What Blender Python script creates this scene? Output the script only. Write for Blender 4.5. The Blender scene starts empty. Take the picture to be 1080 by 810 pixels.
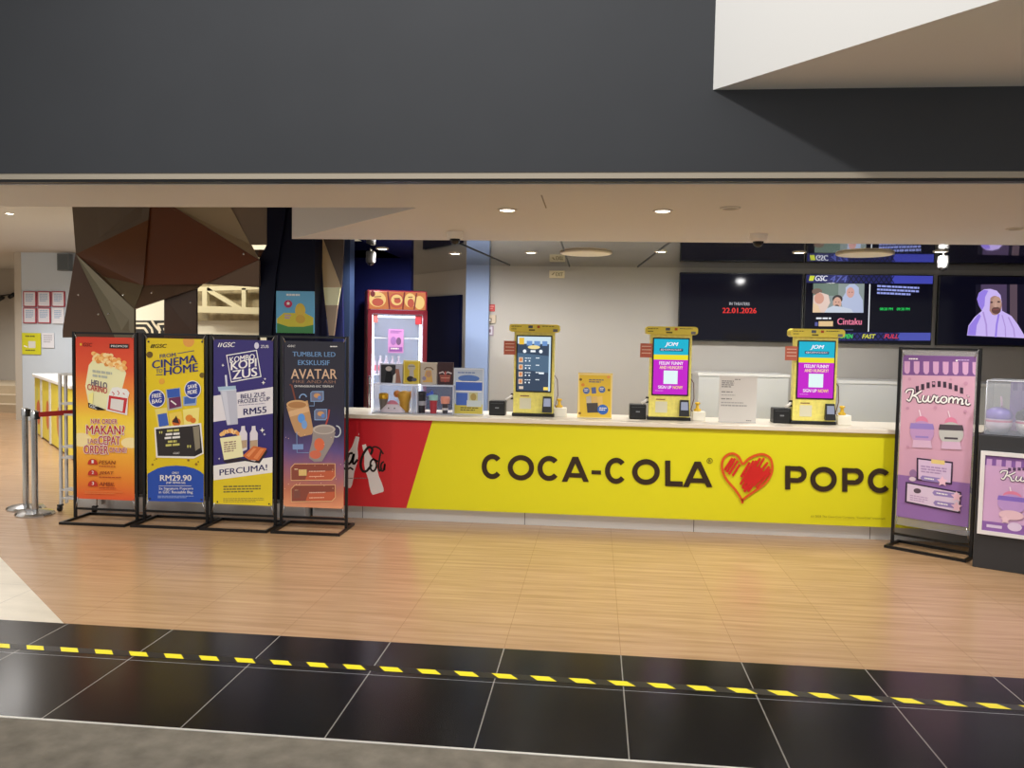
import bpy, bmesh, math, random
import numpy as np
from mathutils import Vector, Matrix

random.seed(7)
SC = bpy.context.scene
COL = SC.collection
PI = math.pi

# ------------------------------------------------------------------ camera
H = 1.65
FPX, YAW, PITCH, ROLL = 858.0, 0.101563, 0.0521924, 0.0188823


def cam_axes():
    f = Vector((-math.sin(YAW) * math.cos(PITCH), math.cos(YAW) * math.cos(PITCH), -math.sin(PITCH)))
    r = Vector((math.cos(YAW), math.sin(YAW), 0))
    u = r.cross(f)
    c, s = math.cos(ROLL), math.sin(ROLL)
    return c * r + s * u, -s * r + c * u, f


CR, CU, CF = cam_axes()
CAM = Vector((0, 0, H))


def ray(x, y):
    return CF + CR * ((x - 540) / FPX) - CU * ((y - 405) / FPX)


def at(x, y, Y):
    d = ray(x, y)
    return CAM + d * (Y / d.y)


def onz(x, y, z=0.0):
    d = ray(x, y)
    return CAM + d * ((z - H) / d.z)


def onplane(x, y, p, n):
    d = ray(x, y)
    return CAM + d * ((Vector(p) - CAM).dot(n) / d.dot(n))


cd = bpy.data.cameras.new('camera')
cam = bpy.data.objects.new('camera', cd)
COL.objects.link(cam)
M = Matrix((CR, CU, -CF)).transposed().to_4x4()
M.translation = CAM
cam.matrix_world = M
cd.sensor_fit = 'HORIZONTAL'
cd.sensor_width = 36
cd.lens = FPX * 36 / 1080
cd.clip_start = 0.05
SC.camera = cam

# ------------------------------------------------------------------ materials
MC = {}


def lin(c):
    c = c / 255.0
    return c / 12.92 if c <= 0.04045 else ((c + 0.055) / 1.055) ** 2.4


def rgb(c):
    return (lin(c[0]), lin(c[1]), lin(c[2]), 1)


def bsdf(m):
    return m.node_tree.nodes['Principled BSDF']


def mat(c, rough=0.5, metal=0.0, emis=0.0, spec=0.5, var=0.0, vscale=8.0, bump=0.0):
    key = (tuple(c), rough, metal, emis, spec, var, vscale, bump)
    if key in MC:
        return MC[key]
    m = bpy.data.materials.new('paint')
    m.use_nodes = True
    b = bsdf(m)
    nt = m.node_tree
    b.inputs['Base Color'].default_value = rgb(c)
    b.inputs['Roughness'].default_value = rough
    b.inputs['Metallic'].default_value = metal
    b.inputs['Specular IOR Level'].default_value = spec
    if emis:
        b.inputs['Emission Color'].default_value = rgb(c)
        b.inputs['Emission Strength'].default_value = emis
        if emis >= 0.2:
            b.inputs['Base Color'].default_value = (0.01, 0.01, 0.012, 1)
    if var or bump:
        tc = nt.nodes.new('ShaderNodeTexCoord')
        n = nt.nodes.new('ShaderNodeTexNoise')
        n.inputs['Scale'].default_value = vscale
        n.inputs['Detail'].default_value = 5
        nt.links.new(tc.outputs['Object'], n.inputs['Vector'])
        if var:
            mr = nt.nodes.new('ShaderNodeMapRange')
            mr.inputs['From Min'].default_value = 0.3
            mr.inputs['From Max'].default_value = 0.7
            mr.inputs['To Min'].default_value = 1 - var
            mr.inputs['To Max'].default_value = 1 + var
            nt.links.new(n.outputs['Fac'], mr.inputs['Value'])
            mx = nt.nodes.new('ShaderNodeMix')
            mx.data_type = 'RGBA'
            mx.blend_type = 'MULTIPLY'
            mx.inputs[0].default_value = 1
            mx.inputs[6].default_value = rgb(c)
            nt.links.new(mr.outputs['Result'], mx.inputs[7])
            nt.links.new(mx.outputs[2], b.inputs['Base Color'])
        if bump:
            bp = nt.nodes.new('ShaderNodeBump')
            bp.inputs['Strength'].default_value = bump
            bp.inputs['Distance'].default_value = 0.01
            nt.links.new(n.outputs['Fac'], bp.inputs['Height'])
            nt.links.new(bp.outputs['Normal'], b.inputs['Normal'])
    MC[key] = m
    return m


def ink(r, g, b):
    return mat((r, g, b), 0.45, spec=0.3)


def glow(r, g, b, s=1.0):
    return mat((r, g, b), 0.3, emis=s, spec=0.2)


def clear(c=(235, 240, 250), alpha=0.25, rough=0.08):
    key = ('clear', tuple(c), alpha, rough)
    if key in MC:
        return MC[key]
    m = bpy.data.materials.new('acrylic')
    m.use_nodes = True
    b = bsdf(m)
    b.inputs['Base Color'].default_value = rgb(c)
    b.inputs['Roughness'].default_value = rough
    b.inputs['Alpha'].default_value = alpha
    MC[key] = m
    return m


def ramp_mat(name, stops, rough=0.45, axis='Z', noise=0.0):
    """printed gradient along a sheet's own height"""
    m = bpy.data.materials.new(name)
    m.use_nodes = True
    nt = m.node_tree
    b = bsdf(m)
    b.inputs['Roughness'].default_value = rough
    b.inputs['Specular IOR Level'].default_value = 0.3
    tc = nt.nodes.new('ShaderNodeTexCoord')
    sp = nt.nodes.new('ShaderNodeSeparateXYZ')
    nt.links.new(tc.outputs['Generated'], sp.inputs[0])
    out = sp.outputs[axis]
    if noise:
        n = nt.nodes.new('ShaderNodeTexNoise')
        n.inputs['Scale'].default_value = 3.5
        n.inputs['Detail'].default_value = 6
        nt.links.new(tc.outputs['Generated'], n.inputs['Vector'])
        ma = nt.nodes.new('ShaderNodeMath')
        ma.operation = 'MULTIPLY_ADD'
        ma.inputs[1].default_value = noise
        nt.links.new(n.outputs['Fac'], ma.inputs[0])
        sb = nt.nodes.new('ShaderNodeMath')
        sb.operation = 'SUBTRACT'
        sb.inputs[1].default_value = noise / 2
        nt.links.new(out, sb.inputs[0])
        nt.links.new(sb.outputs[0], ma.inputs[2])
        out = ma.outputs[0]
    cr = nt.nodes.new('ShaderNodeValToRGB')
    el = cr.color_ramp.elements
    while len(el) < len(stops):
        el.new(0.5)
    for e, (p, c) in zip(el, stops):
        e.position = p
        e.color = rgb(c)
    nt.links.new(out, cr.inputs['Fac'])
    nt.links.new(cr.outputs['Color'], b.inputs['Base Color'])
    return m


def tiled(name, c1, c2, grout, px, py, ox, oy, gw, rough, grain=None, bump=0.0, spec=0.5, tv=0.0):
    """floor in tiles: joints every px along x (and py along y), grain stretched along x"""
    m = bpy.data.materials.new(name)
    m.use_nodes = True
    nt = m.node_tree
    L = nt.links.new
    b = bsdf(m)
    tc = nt.nodes.new('ShaderNodeTexCoord')
    sp = nt.nodes.new('ShaderNodeSeparateXYZ')
    L(tc.outputs['Object'], sp.inputs[0])

    def math_(op, a, bb=None):
        n = nt.nodes.new('ShaderNodeMath')
        n.operation = op
        for i, v in enumerate((a, bb)):
            if v is None:
                continue
            if isinstance(v, (int, float)):
                n.inputs[i].default_value = v
            else:
                L(v, n.inputs[i])
        return n.outputs[0]

    def joint(coord, p, o):
        t = math_('DIVIDE', math_('SUBTRACT', coord, o), p)
        fr = math_('FRACT', t)
        d = math_('MINIMUM', fr, math_('SUBTRACT', 1.0, fr))
        return math_('LESS_THAN', d, gw / p / 2), math_('FLOOR', t)

    gx, ix = joint(sp.outputs['X'], px, ox)
    g, cell = gx, ix
    if py:
        gy, iy = joint(sp.outputs['Y'], py, oy)
        g = math_('MAXIMUM', gx, gy)
        cell = math_('ADD', ix, math_('MULTIPLY', iy, 17.3))
    mp = nt.nodes.new('ShaderNodeMapping')
    mp.inputs['Scale'].default_value = grain or (3, 3, 3)
    L(tc.outputs['Object'], mp.inputs['Vector'])
    n = nt.nodes.new('ShaderNodeTexNoise')
    n.inputs['Scale'].default_value = 1.0
    n.inputs['Detail'].default_value = 7
    n.inputs['Roughness'].default_value = 0.62
    L(mp.outputs['Vector'], n.inputs['Vector'])
    cr = nt.nodes.new('ShaderNodeValToRGB')
    cr.color_ramp.elements[0].position = 0.3
    cr.color_ramp.elements[1].position = 0.7
    cr.color_ramp.elements[0].color = rgb(c1)
    cr.color_ramp.elements[1].color = rgb(c2)
    L(n.outputs['Fac'], cr.inputs['Fac'])
    colour = cr.outputs['Color']
    if tv:
        wn = nt.nodes.new('ShaderNodeTexWhiteNoise')
        wn.noise_dimensions = '1D'
        L(cell, wn.inputs['W'])
        mr = nt.nodes.new('ShaderNodeMapRange')
        mr.inputs['To Min'].default_value = 1 - tv
        mr.inputs['To Max'].default_value = 1 + tv
        L(wn.outputs['Value'], mr.inputs['Value'])
        mm = nt.nodes.new('ShaderNodeMix')
        mm.data_type = 'RGBA'
        mm.blend_type = 'MULTIPLY'
        mm.inputs[0].default_value = 1
        L(colour, mm.inputs[6])
        L(mr.outputs['Result'], mm.inputs[7])
        colour = mm.outputs[2]
    mx = nt.nodes.new('ShaderNodeMix')
    mx.data_type = 'RGBA'
    L(g, mx.inputs[0])
    L(colour, mx.inputs[6])
    mx.inputs[7].default_value = rgb(grout)
    L(mx.outputs[2], b.inputs['Base Color'])
    b.inputs['Roughness'].default_value = rough
    b.inputs['Specular IOR Level'].default_value = spec
    if bump:
        bp = nt.nodes.new('ShaderNodeBump')
        bp.inputs['Strength'].default_value = bump
        bp.inputs['Distance'].default_value = 0.004
        L(n.outputs['Fac'], bp.inputs['Height'])
        L(bp.outputs['Normal'], b.inputs['Normal'])
    return m


# ------------------------------------------------------------------ geometry helpers
class MB:
    """collects shapes with their materials; build() links them as one mesh object"""

    def __init__(self):
        self.bm = bmesh.new()
        self.mats = []

    def mi(self, m):
        if m not in self.mats:
            self.mats.append(m)
        return self.mats.index(m)

    def faces(self, verts, faces, m, smooth=False):
        i = self.mi(m)
        vs = [self.bm.verts.new(v) for v in verts]
        for f in faces:
            try:
                fc = self.bm.faces.new([vs[k] for k in f])
            except ValueError:
                continue
            fc.material_index = i
            fc.smooth = smooth
        return self

    def box(self, x0, x1, y0, y1, z0, z1, m, bev=0.0):
        if bev:
            t = bmesh.new()
            bmesh.ops.create_cube(t, size=1)
            for v in t.verts:
                v.co = Vector(((x0 + x1) / 2 + v.co.x * (x1 - x0), (y0 + y1) / 2 + v.co.y * (y1 - y0), (z0 + z1) / 2 + v.co.z * (z1 - z0)))
            bmesh.ops.bevel(t, geom=list(t.edges), offset=bev, segments=2, affect='EDGES', profile=0.5)
            t.verts.index_update()
            self.faces([v.co.copy() for v in t.verts], [[v.index for v in f.verts] for f in t.faces], m)
            t.free()
            return self
        v = [(x, y, z) for x in (x0, x1) for y in (y0, y1) for z in (z0, z1)]
        return self.faces(v, [(0, 1, 3, 2), (4, 6, 7, 5), (0, 4, 5, 1), (2, 3, 7, 6), (0, 2, 6, 4), (1, 5, 7, 3)], m)

    def prism(self, pts, d, m):
        """planar polygon pushed along vector d"""
        n = len(pts)
        d = Vector(d)
        v = [Vector(p) for p in pts] + [Vector(p) + d for p in pts]
        return self.faces(v, [tuple(range(n)), tuple(range(2 * n - 1, n - 1, -1))] + [(k, (k + 1) % n, n + (k + 1) % n, n + k) for k in range(n)], m)

    def lathe(self, prof, m, c=(0, 0, 0), seg=20, smooth=True, sx=1.0, sy=1.0, cap=True):
        v = []
        for r, z in prof:
            for k in range(seg):
                a = 2 * PI * k / seg
                v.append((c[0] + r * math.cos(a) * sx, c[1] + r * math.sin(a) * sy, c[2] + z))
        f = []
        for j in range(len(prof) - 1):
            for k in range(seg):
                k2 = (k + 1) % seg
                f.append((j * seg + k, j * seg + k2, (j + 1) * seg + k2, (j + 1) * seg + k))
        self.faces(v, f, m, smooth)
        if cap:
            self.faces(v[:seg], [tuple(range(seg - 1, -1, -1))], m)
            self.faces(v[-seg:], [tuple(range(seg))], m)
        return self

    def tube(self, pts, r, m, seg=8, smooth=True, sq=False):
        pts = [Vector(p) for p in pts]
        rings = []
        up0 = Vector((0, 0, 1))
        for i, p in enumerate(pts):
            a = pts[max(i - 1, 0)]
            b = pts[min(i + 1, len(pts) - 1)]
            t = (b - a).normalized()
            up = up0 if abs(t.dot(up0)) < 0.95 else Vector((1, 0, 0))
            s = t.cross(up).normalized()
            w = s.cross(t).normalized()
            n = 4 if sq else seg
            ring = []
            for k in range(n):
                ang = 2 * PI * k / n + (PI / 4 if sq else 0)
                rr = r * (1.414 if sq else 1)
                ring.append(p + s * math.cos(ang) * rr + w * math.sin(ang) * rr)
            rings.append(ring)
        n = len(rings[0])
        v = [q for ring in rings for q in ring]
        f = []
        for j in range(len(rings) - 1):
            for k in range(n):
                k2 = (k + 1) % n
                f.append((j * n + k, j * n + k2, (j + 1) * n + k2, (j + 1) * n + k))
        f.append(tuple(range(n - 1, -1, -1)))
        f.append(tuple(range((len(rings) - 1) * n, len(rings) * n)))
        return self.faces(v, f, m, smooth and not sq)

    def ball(self, c, r, m, sx=1, sy=1, sz=1, seg=14, rings=9):
        prof = [(max(1e-4, math.sin(PI * k / rings)) * r, -math.cos(PI * k / rings) * r * sz) for k in range(rings + 1)]
        return self.lathe(prof, m, c, seg, True, sx, sy, cap=False)

    def build(self, name, parent=None, label=None, kind=None):
        bmesh.ops.recalc_face_normals(self.bm, faces=list(self.bm.faces))
        me = bpy.data.meshes.new(name)
        self.bm.to_mesh(me)
        self.bm.free()
        for m in self.mats:
            me.materials.append(m)
        o = bpy.data.objects.new(name, me)
        COL.objects.link(o)
        if parent:
            o.parent = parent
        if label:
            o['label'] = label
        if kind:
            o['kind'] = kind
        return o


def thing(name, label, cat, loc=(0, 0, 0), rz=0.0, group=None):
    o = bpy.data.objects.new(name, None)
    o.empty_display_size = 0.1
    COL.objects.link(o)
    o.location = loc
    o.rotation_euler = (0, 0, rz)
    tag(o, label, cat, group)
    return o


def tag(o, label, cat, group=None):
    o['label'] = label
    o['category'] = cat
    if group:
        o['group'] = group
    return o


def dup(root, loc, label, rz=None, group=None):
    r = root.copy()
    COL.objects.link(r)
    r.location = loc
    if rz is not None:
        r.rotation_euler = (0, 0, rz)
    r['label'] = label
    if group:
        r['group'] = group
    for ch in list(root.children):
        c = ch.copy()
        COL.objects.link(c)
        c.parent = r
        for g in list(ch.children):
            d = g.copy()
            COL.objects.link(d)
            d.parent = c
    return r


def struct(mb, name):
    return mb.build(name, kind='structure')


# text -> 2D triangles, cached
TXT = {}


def text_mesh(s, bold=0.0, shear=0.0):
    key = (s, bold, shear)
    if key in TXT:
        return TXT[key]
    cu = bpy.data.curves.new('lettering', 'FONT')
    cu.body = s
    cu.size = 1
    cu.offset = bold
    cu.shear = shear
    cu.resolution_u = 3
    o = bpy.data.objects.new('lettering', cu)
    COL.objects.link(o)
    dg = bpy.context.evaluated_depsgraph_get()
    me = bpy.data.meshes.new_from_object(o.evaluated_get(dg))
    v = [(q.co.x, q.co.y) for q in me.vertices]
    f = [tuple(p.vertices) for p in me.polygons]
    bpy.data.objects.remove(o)
    bpy.data.curves.remove(cu)
    bpy.data.meshes.remove(me)
    xs = [a for a, _ in v] or [0, 1]
    ys = [b for _, b in v] or [0, 1]
    x0, x1, y0, y1 = min(xs), max(xs), min(ys), max(ys)
    v = [((a - x0) / (x1 - x0), (b - y0) / (y1 - y0)) for a, b in v]
    TXT[key] = (v, f)
    return TXT[key]


class Art:
    """print on a flat sheet. quad: the sheet's corners tl, tr, br, bl as read off the photo;
    o, ux, uz: the sheet's top left corner and its edge vectors in its own thing's coordinates"""

    def __init__(self, quad, o, ux, uz, lift=0.0004, step=0.0001):
        A, b = [], []
        for (x, y), (u, v) in zip(quad, ((0, 0), (1, 0), (1, 1), (0, 1))):
            A.append([x, y, 1, 0, 0, 0, -u * x, -u * y]); b.append(u)
            A.append([0, 0, 0, x, y, 1, -v * x, -v * y]); b.append(v)
        self.h = np.linalg.solve(np.array(A, float), np.array(b, float))
        self.o, self.ux, self.uz = Vector(o), Vector(ux), Vector(uz)
        self.n = self.ux.cross(-self.uz).cross(Vector((0, 0, 0))) if False else (self.uz.cross(self.ux)).normalized()
        self.k, self.lift, self.step = 0, lift, step
        self.c = (0, 0, 1)
        self.mb = MB()

    def crop(self, x0, y0, s):
        self.c = (x0, y0, s)
        return self

    def uv(self, x, y):
        x = self.c[0] + x / self.c[2]
        y = self.c[1] + y / self.c[2]
        h = self.h
        w = h[6] * x + h[7] * y + 1
        return (h[0] * x + h[1] * y + h[2]) / w, (h[3] * x + h[4] * y + h[5]) / w

    def p(self, x, y, clamp=True):
        u, v = self.uv(x, y)
        if clamp:
            u = min(max(u, 0.0), 1.0)
            v = min(max(v, 0.0), 1.0)
        return self.o + self.ux * u + self.uz * v + self.n * (self.lift + self.k * self.step)

    def poly(self, pts, m):
        self.k += 1
        self.mb.faces([self.p(*q) for q in pts], [tuple(range(len(pts)))], m)
        return self

    def rect(self, x0, y0, x1, y1, m, slope=0.0):
        d = slope * (x1 - x0)
        return self.poly([(x0, y0), (x1, y0 + d), (x1, y1 + d), (x0, y1)], m)

    def oval(self, cx, cy, rx, ry, m, seg=22, a0=0, a1=2 * PI):
        n = seg if a1 - a0 > 6.2 else seg + 1
        return self.poly([(cx + rx * math.cos(a0 + (a1 - a0) * k / seg), cy + ry * math.sin(a0 + (a1 - a0) * k / seg)) for k in range(n)], m)

    def ring(self, cx, cy, rx, ry, w, m, a0=0.0, a1=2 * PI, seg=40):
        self.k += 1
        v, f = [], []
        for k in range(seg + 1):
            a = a0 + (a1 - a0) * k / seg
            v.append(self.p(cx + rx * math.cos(a), cy + ry * math.sin(a)))
            v.append(self.p(cx + (rx - w) * math.cos(a), cy + (ry - w) * math.sin(a)))
        for k in range(seg):
            f.append((2 * k, 2 * k + 1, 2 * k + 3, 2 * k + 2))
        self.mb.faces(v, f, m)
        return self

    def line(self, pts, w, m):
        """stroke of width w"""
        self.k += 1
        P = [Vector((a, b)) for a, b in pts]
        v, f = [], []
        for i, p in enumerate(P):
            t = (P[min(i + 1, len(P) - 1)] - P[max(i - 1, 0)]).normalized()
            n = Vector((-t.y, t.x)) * (w / 2)
            v.append(self.p(*(p + n)))
            v.append(self.p(*(p - n)))
        for i in range(len(P) - 1):
            f.append((2 * i, 2 * i + 1, 2 * i + 3, 2 * i + 2))
        self.mb.faces(v, f, m)
        return self

    def frame(self, x0, y0, x1, y1, w, m):
        return self.line([(x0, y0), (x1, y0)], w, m).line([(x1, y0), (x1, y1)], w, m).line([(x1, y1), (x0, y1)], w, m).line([(x0, y1), (x0, y0)], w, m)

    def star(self, cx, cy, r, m, n=5, inner=0.5):
        return self.poly([(cx + (r if k % 2 == 0 else r * inner) * math.sin(PI * k / n), cy - (r if k % 2 == 0 else r * inner) * math.cos(PI * k / n)) for k in range(2 * n)], m)

    def text(self, s, x0, y0, x1, y1, m, bold=0.02, slope=0.0, shear=0.0):
        self.k += 1
        v, f = text_mesh(s, 0.0, shear)
        e = bold * 0.62 * (y1 - y0)
        if bold < 0.012:
            offs = [(0, 0)]
        elif bold < 0.07:
            offs = [(-e, 0), (0, 0), (e, 0)]
        else:
            offs = [(e * math.cos(PI * k / 4), e * math.sin(PI * k / 4)) for k in range(8)]
        for dx, dy in offs:
            out = []
            self.k += 0.4
            for a, b in v:
                ex = min(e, 0.1 * (x1 - x0)) if bold < 0.07 else 0
                out.append(self.p(x0 + ex + dx + a * (x1 - x0 - 2 * ex), y1 + dy + slope * a * (x1 - x0) - b * (y1 - y0)))
            self.mb.faces(out, f, m)
        return self

    def scribble(self, x0, y0, x1, y1, m, rows=1, words=5, slope=0.0):
        """rows of lettering too small to read: short dashes"""
        self.k += 1
        rh = (y1 - y0) / rows
        for r in range(rows):
            x = x0
            xe = x1 if r < rows - 1 else x0 + (x1 - x0) * 0.8
            while x < xe - 1e-6:
                w = min((x1 - x0) / words * random.uniform(0.5, 1.1), xe - x)
                d = slope * (x - x0)
                self.mb.faces([self.p(x, y0 + r * rh + d), self.p(x + w * 0.85, y0 + r * rh + d + slope * w), self.p(x + w * 0.85, y0 + (r + 0.55) * rh + d + slope * w), self.p(x, y0 + (r + 0.55) * rh + d)], [(0, 1, 2, 3)], m)
                x += w
        return self

    def part(self, name, parent, label=None):
        """links what was printed so far; blocks standing apart on the sheet become parts of their own"""
        bm = self.mb.bm
        bm.verts.index_update()
        seen, islands = set(), []
        for v0 in bm.verts:
            if v0.index in seen:
                continue
            stack, vs = [v0], []
            seen.add(v0.index)
            while stack:
                v = stack.pop()
                vs.append(v)
                for e in v.link_edges:
                    w = e.other_vert(v)
                    if w.index not in seen:
                        seen.add(w.index)
                        stack.append(w)
            islands.append(vs)
        P_ = [np.array([tuple(v.co) for v in vs]) for vs in islands]
        lo = np.array([p.min(0) for p in P_])
        hi = np.array([p.max(0) for p in P_])
        size = (hi - lo).max(1)
        gap = np.maximum(0, np.maximum(lo[:, None] - hi[None], lo[None] - hi[:, None]))
        near = np.sqrt((gap ** 2).sum(2)) <= np.maximum(0.019, 0.48 * np.maximum(size[:, None], size[None, :]))
        grp = -np.ones(len(islands), int)
        n = 0
        for i in range(len(islands)):
            if grp[i] >= 0:
                continue
            st_ = [i]
            grp[i] = n
            while st_:
                j = st_.pop()
                for q_ in np.nonzero(near[j] & (grp < 0))[0]:
                    grp[q_] = n
                    st_.append(q_)
            n += 1
        mats = self.mb.mats
        o = None
        for g in range(n):
            mb = MB()
            for i in np.nonzero(grp == g)[0]:
                idx = {v.index: k for k, v in enumerate(islands[i])}
                fs = {f for v in islands[i] for f in v.link_faces}
                co = [v.co.copy() for v in islands[i]]
                for mi in {f.material_index for f in fs}:
                    mb.faces(co, [tuple(idx[v.index] for v in f.verts) for f in sorted(fs, key=lambda f: f.index) if f.material_index == mi], mats[mi])
            o = mb.build(name, parent, label)
        bm.free()
        self.mb = MB()
        return o


def spline(pts, n=8):
    out = []
    P_ = [Vector(p) for p in pts]
    for i in range(len(P_) - 1):
        p0, p1, p2, p3 = P_[max(i - 1, 0)], P_[i], P_[i + 1], P_[min(i + 2, len(P_) - 1)]
        for k in range(n):
            t = k / n
            out.append(tuple(0.5 * ((2 * p1) + (p2 - p0) * t + (2 * p0 - 5 * p1 + 4 * p2 - p3) * t ** 2 + (3 * p1 - p0 - 3 * p2 + p3) * t ** 3)))
    out.append(tuple(P_[-1]))
    return out


def brush_title(art, dark, light, ox=0.0, oy=0.0, k=1.0, w=1.0):
    """the rounded brush-script title of the lilac posters: K u r o m i"""
    S = [[(98, 366), (112, 344), (148, 342), (140, 385), (122, 424), (106, 414)], [(206, 346), (168, 376), (142, 388)], [(150, 384), (174, 398), (186, 430), (206, 426)],
         [(222, 380), (214, 414), (228, 428), (246, 412), (256, 382)], [(256, 382), (250, 416), (264, 428), (280, 414)],
         [(280, 414), (292, 382), (302, 392), (320, 386)], [(316, 388), (304, 418), (318, 430), (336, 416)],
         [(360, 386), (342, 398), (338, 420), (354, 432), (374, 420), (376, 396), (360, 386)],
         [(394, 390), (390, 432)], [(392, 408), (410, 390), (421, 402), (418, 434)], [(420, 410), (440, 393), (452, 406), (448, 436)], [(450, 414), (470, 397), (482, 410), (476, 436), (492, 432)],
         [(508, 402), (504, 430), (518, 440), (532, 430)], [(518, 380), (521, 376)]]
    for ww, m in ((25, dark), (12, light)):
        for q in S:
            art.line(spline([(ox + k * x, oy + k * y) for x, y in q]), ww * k * w, m)


BLACK = mat((16, 16, 17), 0.4)
BLACKM = mat((14, 14, 15), 0.35, spec=0.4)
STEEL = mat((190, 190, 190), 0.22, 1.0)
WHITE = mat((225, 222, 216), 0.5)
W_ = ink(238, 236, 232)
NAVY = ink(32, 30, 92)
K_ = ink(22, 20, 22)

# ------------------------------------------------------------------ the setting
PX = 0.6236
wood = tiled('wood_tile', (154, 121, 88), (184, 150, 114), (140, 108, 78), PX, 1.247, 0.172, 4.27, 0.0025, 0.26, (1.3, 22, 1), 0.05, tv=0.02)
darktile = tiled('dark_tile', (20, 19, 19), (27, 26, 26), (140, 136, 128), PX, 0, 0.172, 0, 0.006, 0.2, (2, 2, 2), 0.0, spec=0.28)
darktile2 = tiled('dark_tile_front', (20, 19, 19), (27, 26, 26), (140, 136, 128), PX, 0, 0.172, 0, 0.006, 0.2, (2, 2, 2), 0.0, spec=0.28)
paletile = tiled('pale_tile', (190, 180, 160), (214, 204, 184), (150, 140, 125), PX, PX, 0.172, 4.27, 0.004, 0.3, (2, 5, 1))

b = MB()
b.faces([(-10.4, 11.0, 0), (-2.974, 4.272, 0), (6, 4.272, 0), (6, 18, 0), (-18, 18, 0), (-18, 11.0, 0)], [(0, 1, 2, 3, 4, 5)], wood)
struct(b, 'floor')
b = MB()
b.faces([(-18, 11.0, 0), (-18, 4.272, 0), (-2.974, 4.272, 0), (-10.4, 11.0, 0)], [(0, 1, 2, 3)], paletile)
struct(b, 'floor')
b = MB()
b.faces([(-8, 3.834, 0), (8, 3.834, 0), (8, 4.272, 0), (-8, 4.272, 0)], [(0, 1, 2, 3)], darktile)
b.faces([(-8, 3.18, 0), (8, 3.18, 0), (8, 3.831, 0), (-8, 3.831, 0)], [(0, 1, 2, 3)], darktile2)
b.faces([(-8, 3.831, -0.001), (8, 3.831, -0.001), (8, 3.834, -0.001), (-8, 3.834, -0.001)], [(0, 1, 2, 3)], mat((88, 84, 78), 0.5))
struct(b, 'floor')
b = MB()
b.faces([(-8, -3, 0), (8, -3, 0), (8, 3.17, 0), (-8, 3.17, 0)], [(0, 1, 2, 3)], mat((126, 119, 107), 0.95, var=0.22, vscale=9, bump=0.4, spec=0.1))
struct(b, 'floor')
b = MB()
b.box(-8, 8, 3.168, 3.182, -0.01, 0.002, mat((225, 222, 215), 0.35, 0.3))
struct(b, 'trim_1')

# bulkhead over the entrance with its pale edge trim and shadow gap
DARKWALL = mat((62, 64, 68), 0.75, var=0.03, vscale=3)
b = MB()
b.box(-9, 9, 4.27, 4.6, 2.532, 6.5, DARKWALL)
struct(b, 'wall_front')
CEILC = mat((220, 216, 212), 0.75)
b = MB()
b.box(-9, 9, 4.275, 4.33, 2.5, 2.5318, mat((190, 178, 158), 0.5))
b.box(-9, 9, 4.285, 4.335, 2.485, 2.4999, BLACK)
struct(b, 'trim_2')

# low soffit: a strip along the entrance, then the slab over the queue with a slanted left edge
def slab(pts, z0, z1, m, name):
    bb = MB()
    bb.prism([(x, y, z0) for x, y in pts], (0, 0, z1 - z0), m)
    return struct(bb, name)


slab([(-9, 4.33), (6, 4.33), (6, 6.86), (-2.36, 6.7), (-2.575, 6.7), (-1.139, 5.08), (-9, 5.08)], 2.48, 3.12, CEILC, 'ceiling')
slab([(-0.33, 4.64), (-0.322, 4.64), (-0.322, 5.08), (-0.33, 5.08)], 2.478, 2.4799, mat((150, 140, 126), 0.7), 'trim_3')
# high ceiling of the side lobby
b = MB()
b.box(-18, -1.0, 5.08, 18, 3.13, 3.3, mat((192, 188, 182), 0.8))
struct(b, 'ceiling')
# mirror-finish ceiling over the counter
mir = bpy.data.materials.new('polished_ceiling_panel')
mir.use_nodes = True
_b = bsdf(mir)
_b.inputs['Base Color'].default_value = rgb((160, 160, 160))
_b.inputs['Metallic'].default_value = 0.95
_b.inputs['Roughness'].default_value = 0.035
b = MB()
b.box(-2.1, 6, 6.87, 9.6, 2.52, 2.6, mir)
b.box(-4.6, -1.0, 8.62, 13, 2.5205, 2.6, mir)
struct(b, 'ceiling')
b = MB()
for x0, y0, x1, y1 in ((-1.233, 7.3, -1.0, 9.3), (-0.32, 6.9, -0.32, 9.36), (0.62, 6.9, 0.45, 9.36)):
    b.tube([(x0, y0, 2.519), (x1, y1, 2.519)], 0.006, BLACK, sq=True)
struct(b, 'trim_4')

GREYW = mat((182, 178, 172), 0.7, var=0.02, vscale=2)
b = MB()
b.box(-1.25, 6, 9.4, 9.6, 0, 2.52, GREYW)
struct(b, 'wall_back')
# angled wall running back to the left with a navy door
A0, A1 = Vector((-1.25, 9.42, 0)), Vector((-3.6, 12.15, 0))
AD = (A1 - A0).normalized()
AN = Vector((-AD.y, AD.x, 0))
if AN.y > 0:
    AN = -AN
b = MB()
b.prism([A0, A1, A1 + Vector((0, 0, 2.52)), A0 + Vector((0, 0, 2.52))], -AN * 0.12, GREYW)
struct(b, 'wall_left')
b = MB()
q0 = onplane(488, 311, A0, AN)
q1 = onplane(448, 313, A0, AN)
dz = q0.z
NAVYP = mat((14, 22, 60), 0.7, spec=0.1)
dd = [Vector((q0.x, q0.y, 0)), Vector((q1.x, q1.y, 0)), Vector((q1.x, q1.y, dz)), Vector((q0.x, q0.y, dz))]
b.prism(dd, AN * 0.04, NAVYP)
struct(b, 'door_1')
# bluish light on the wall corner, painted as a pale blue pier
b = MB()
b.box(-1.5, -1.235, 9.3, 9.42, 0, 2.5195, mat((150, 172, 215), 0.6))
struct(b, 'wall_left')
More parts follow.
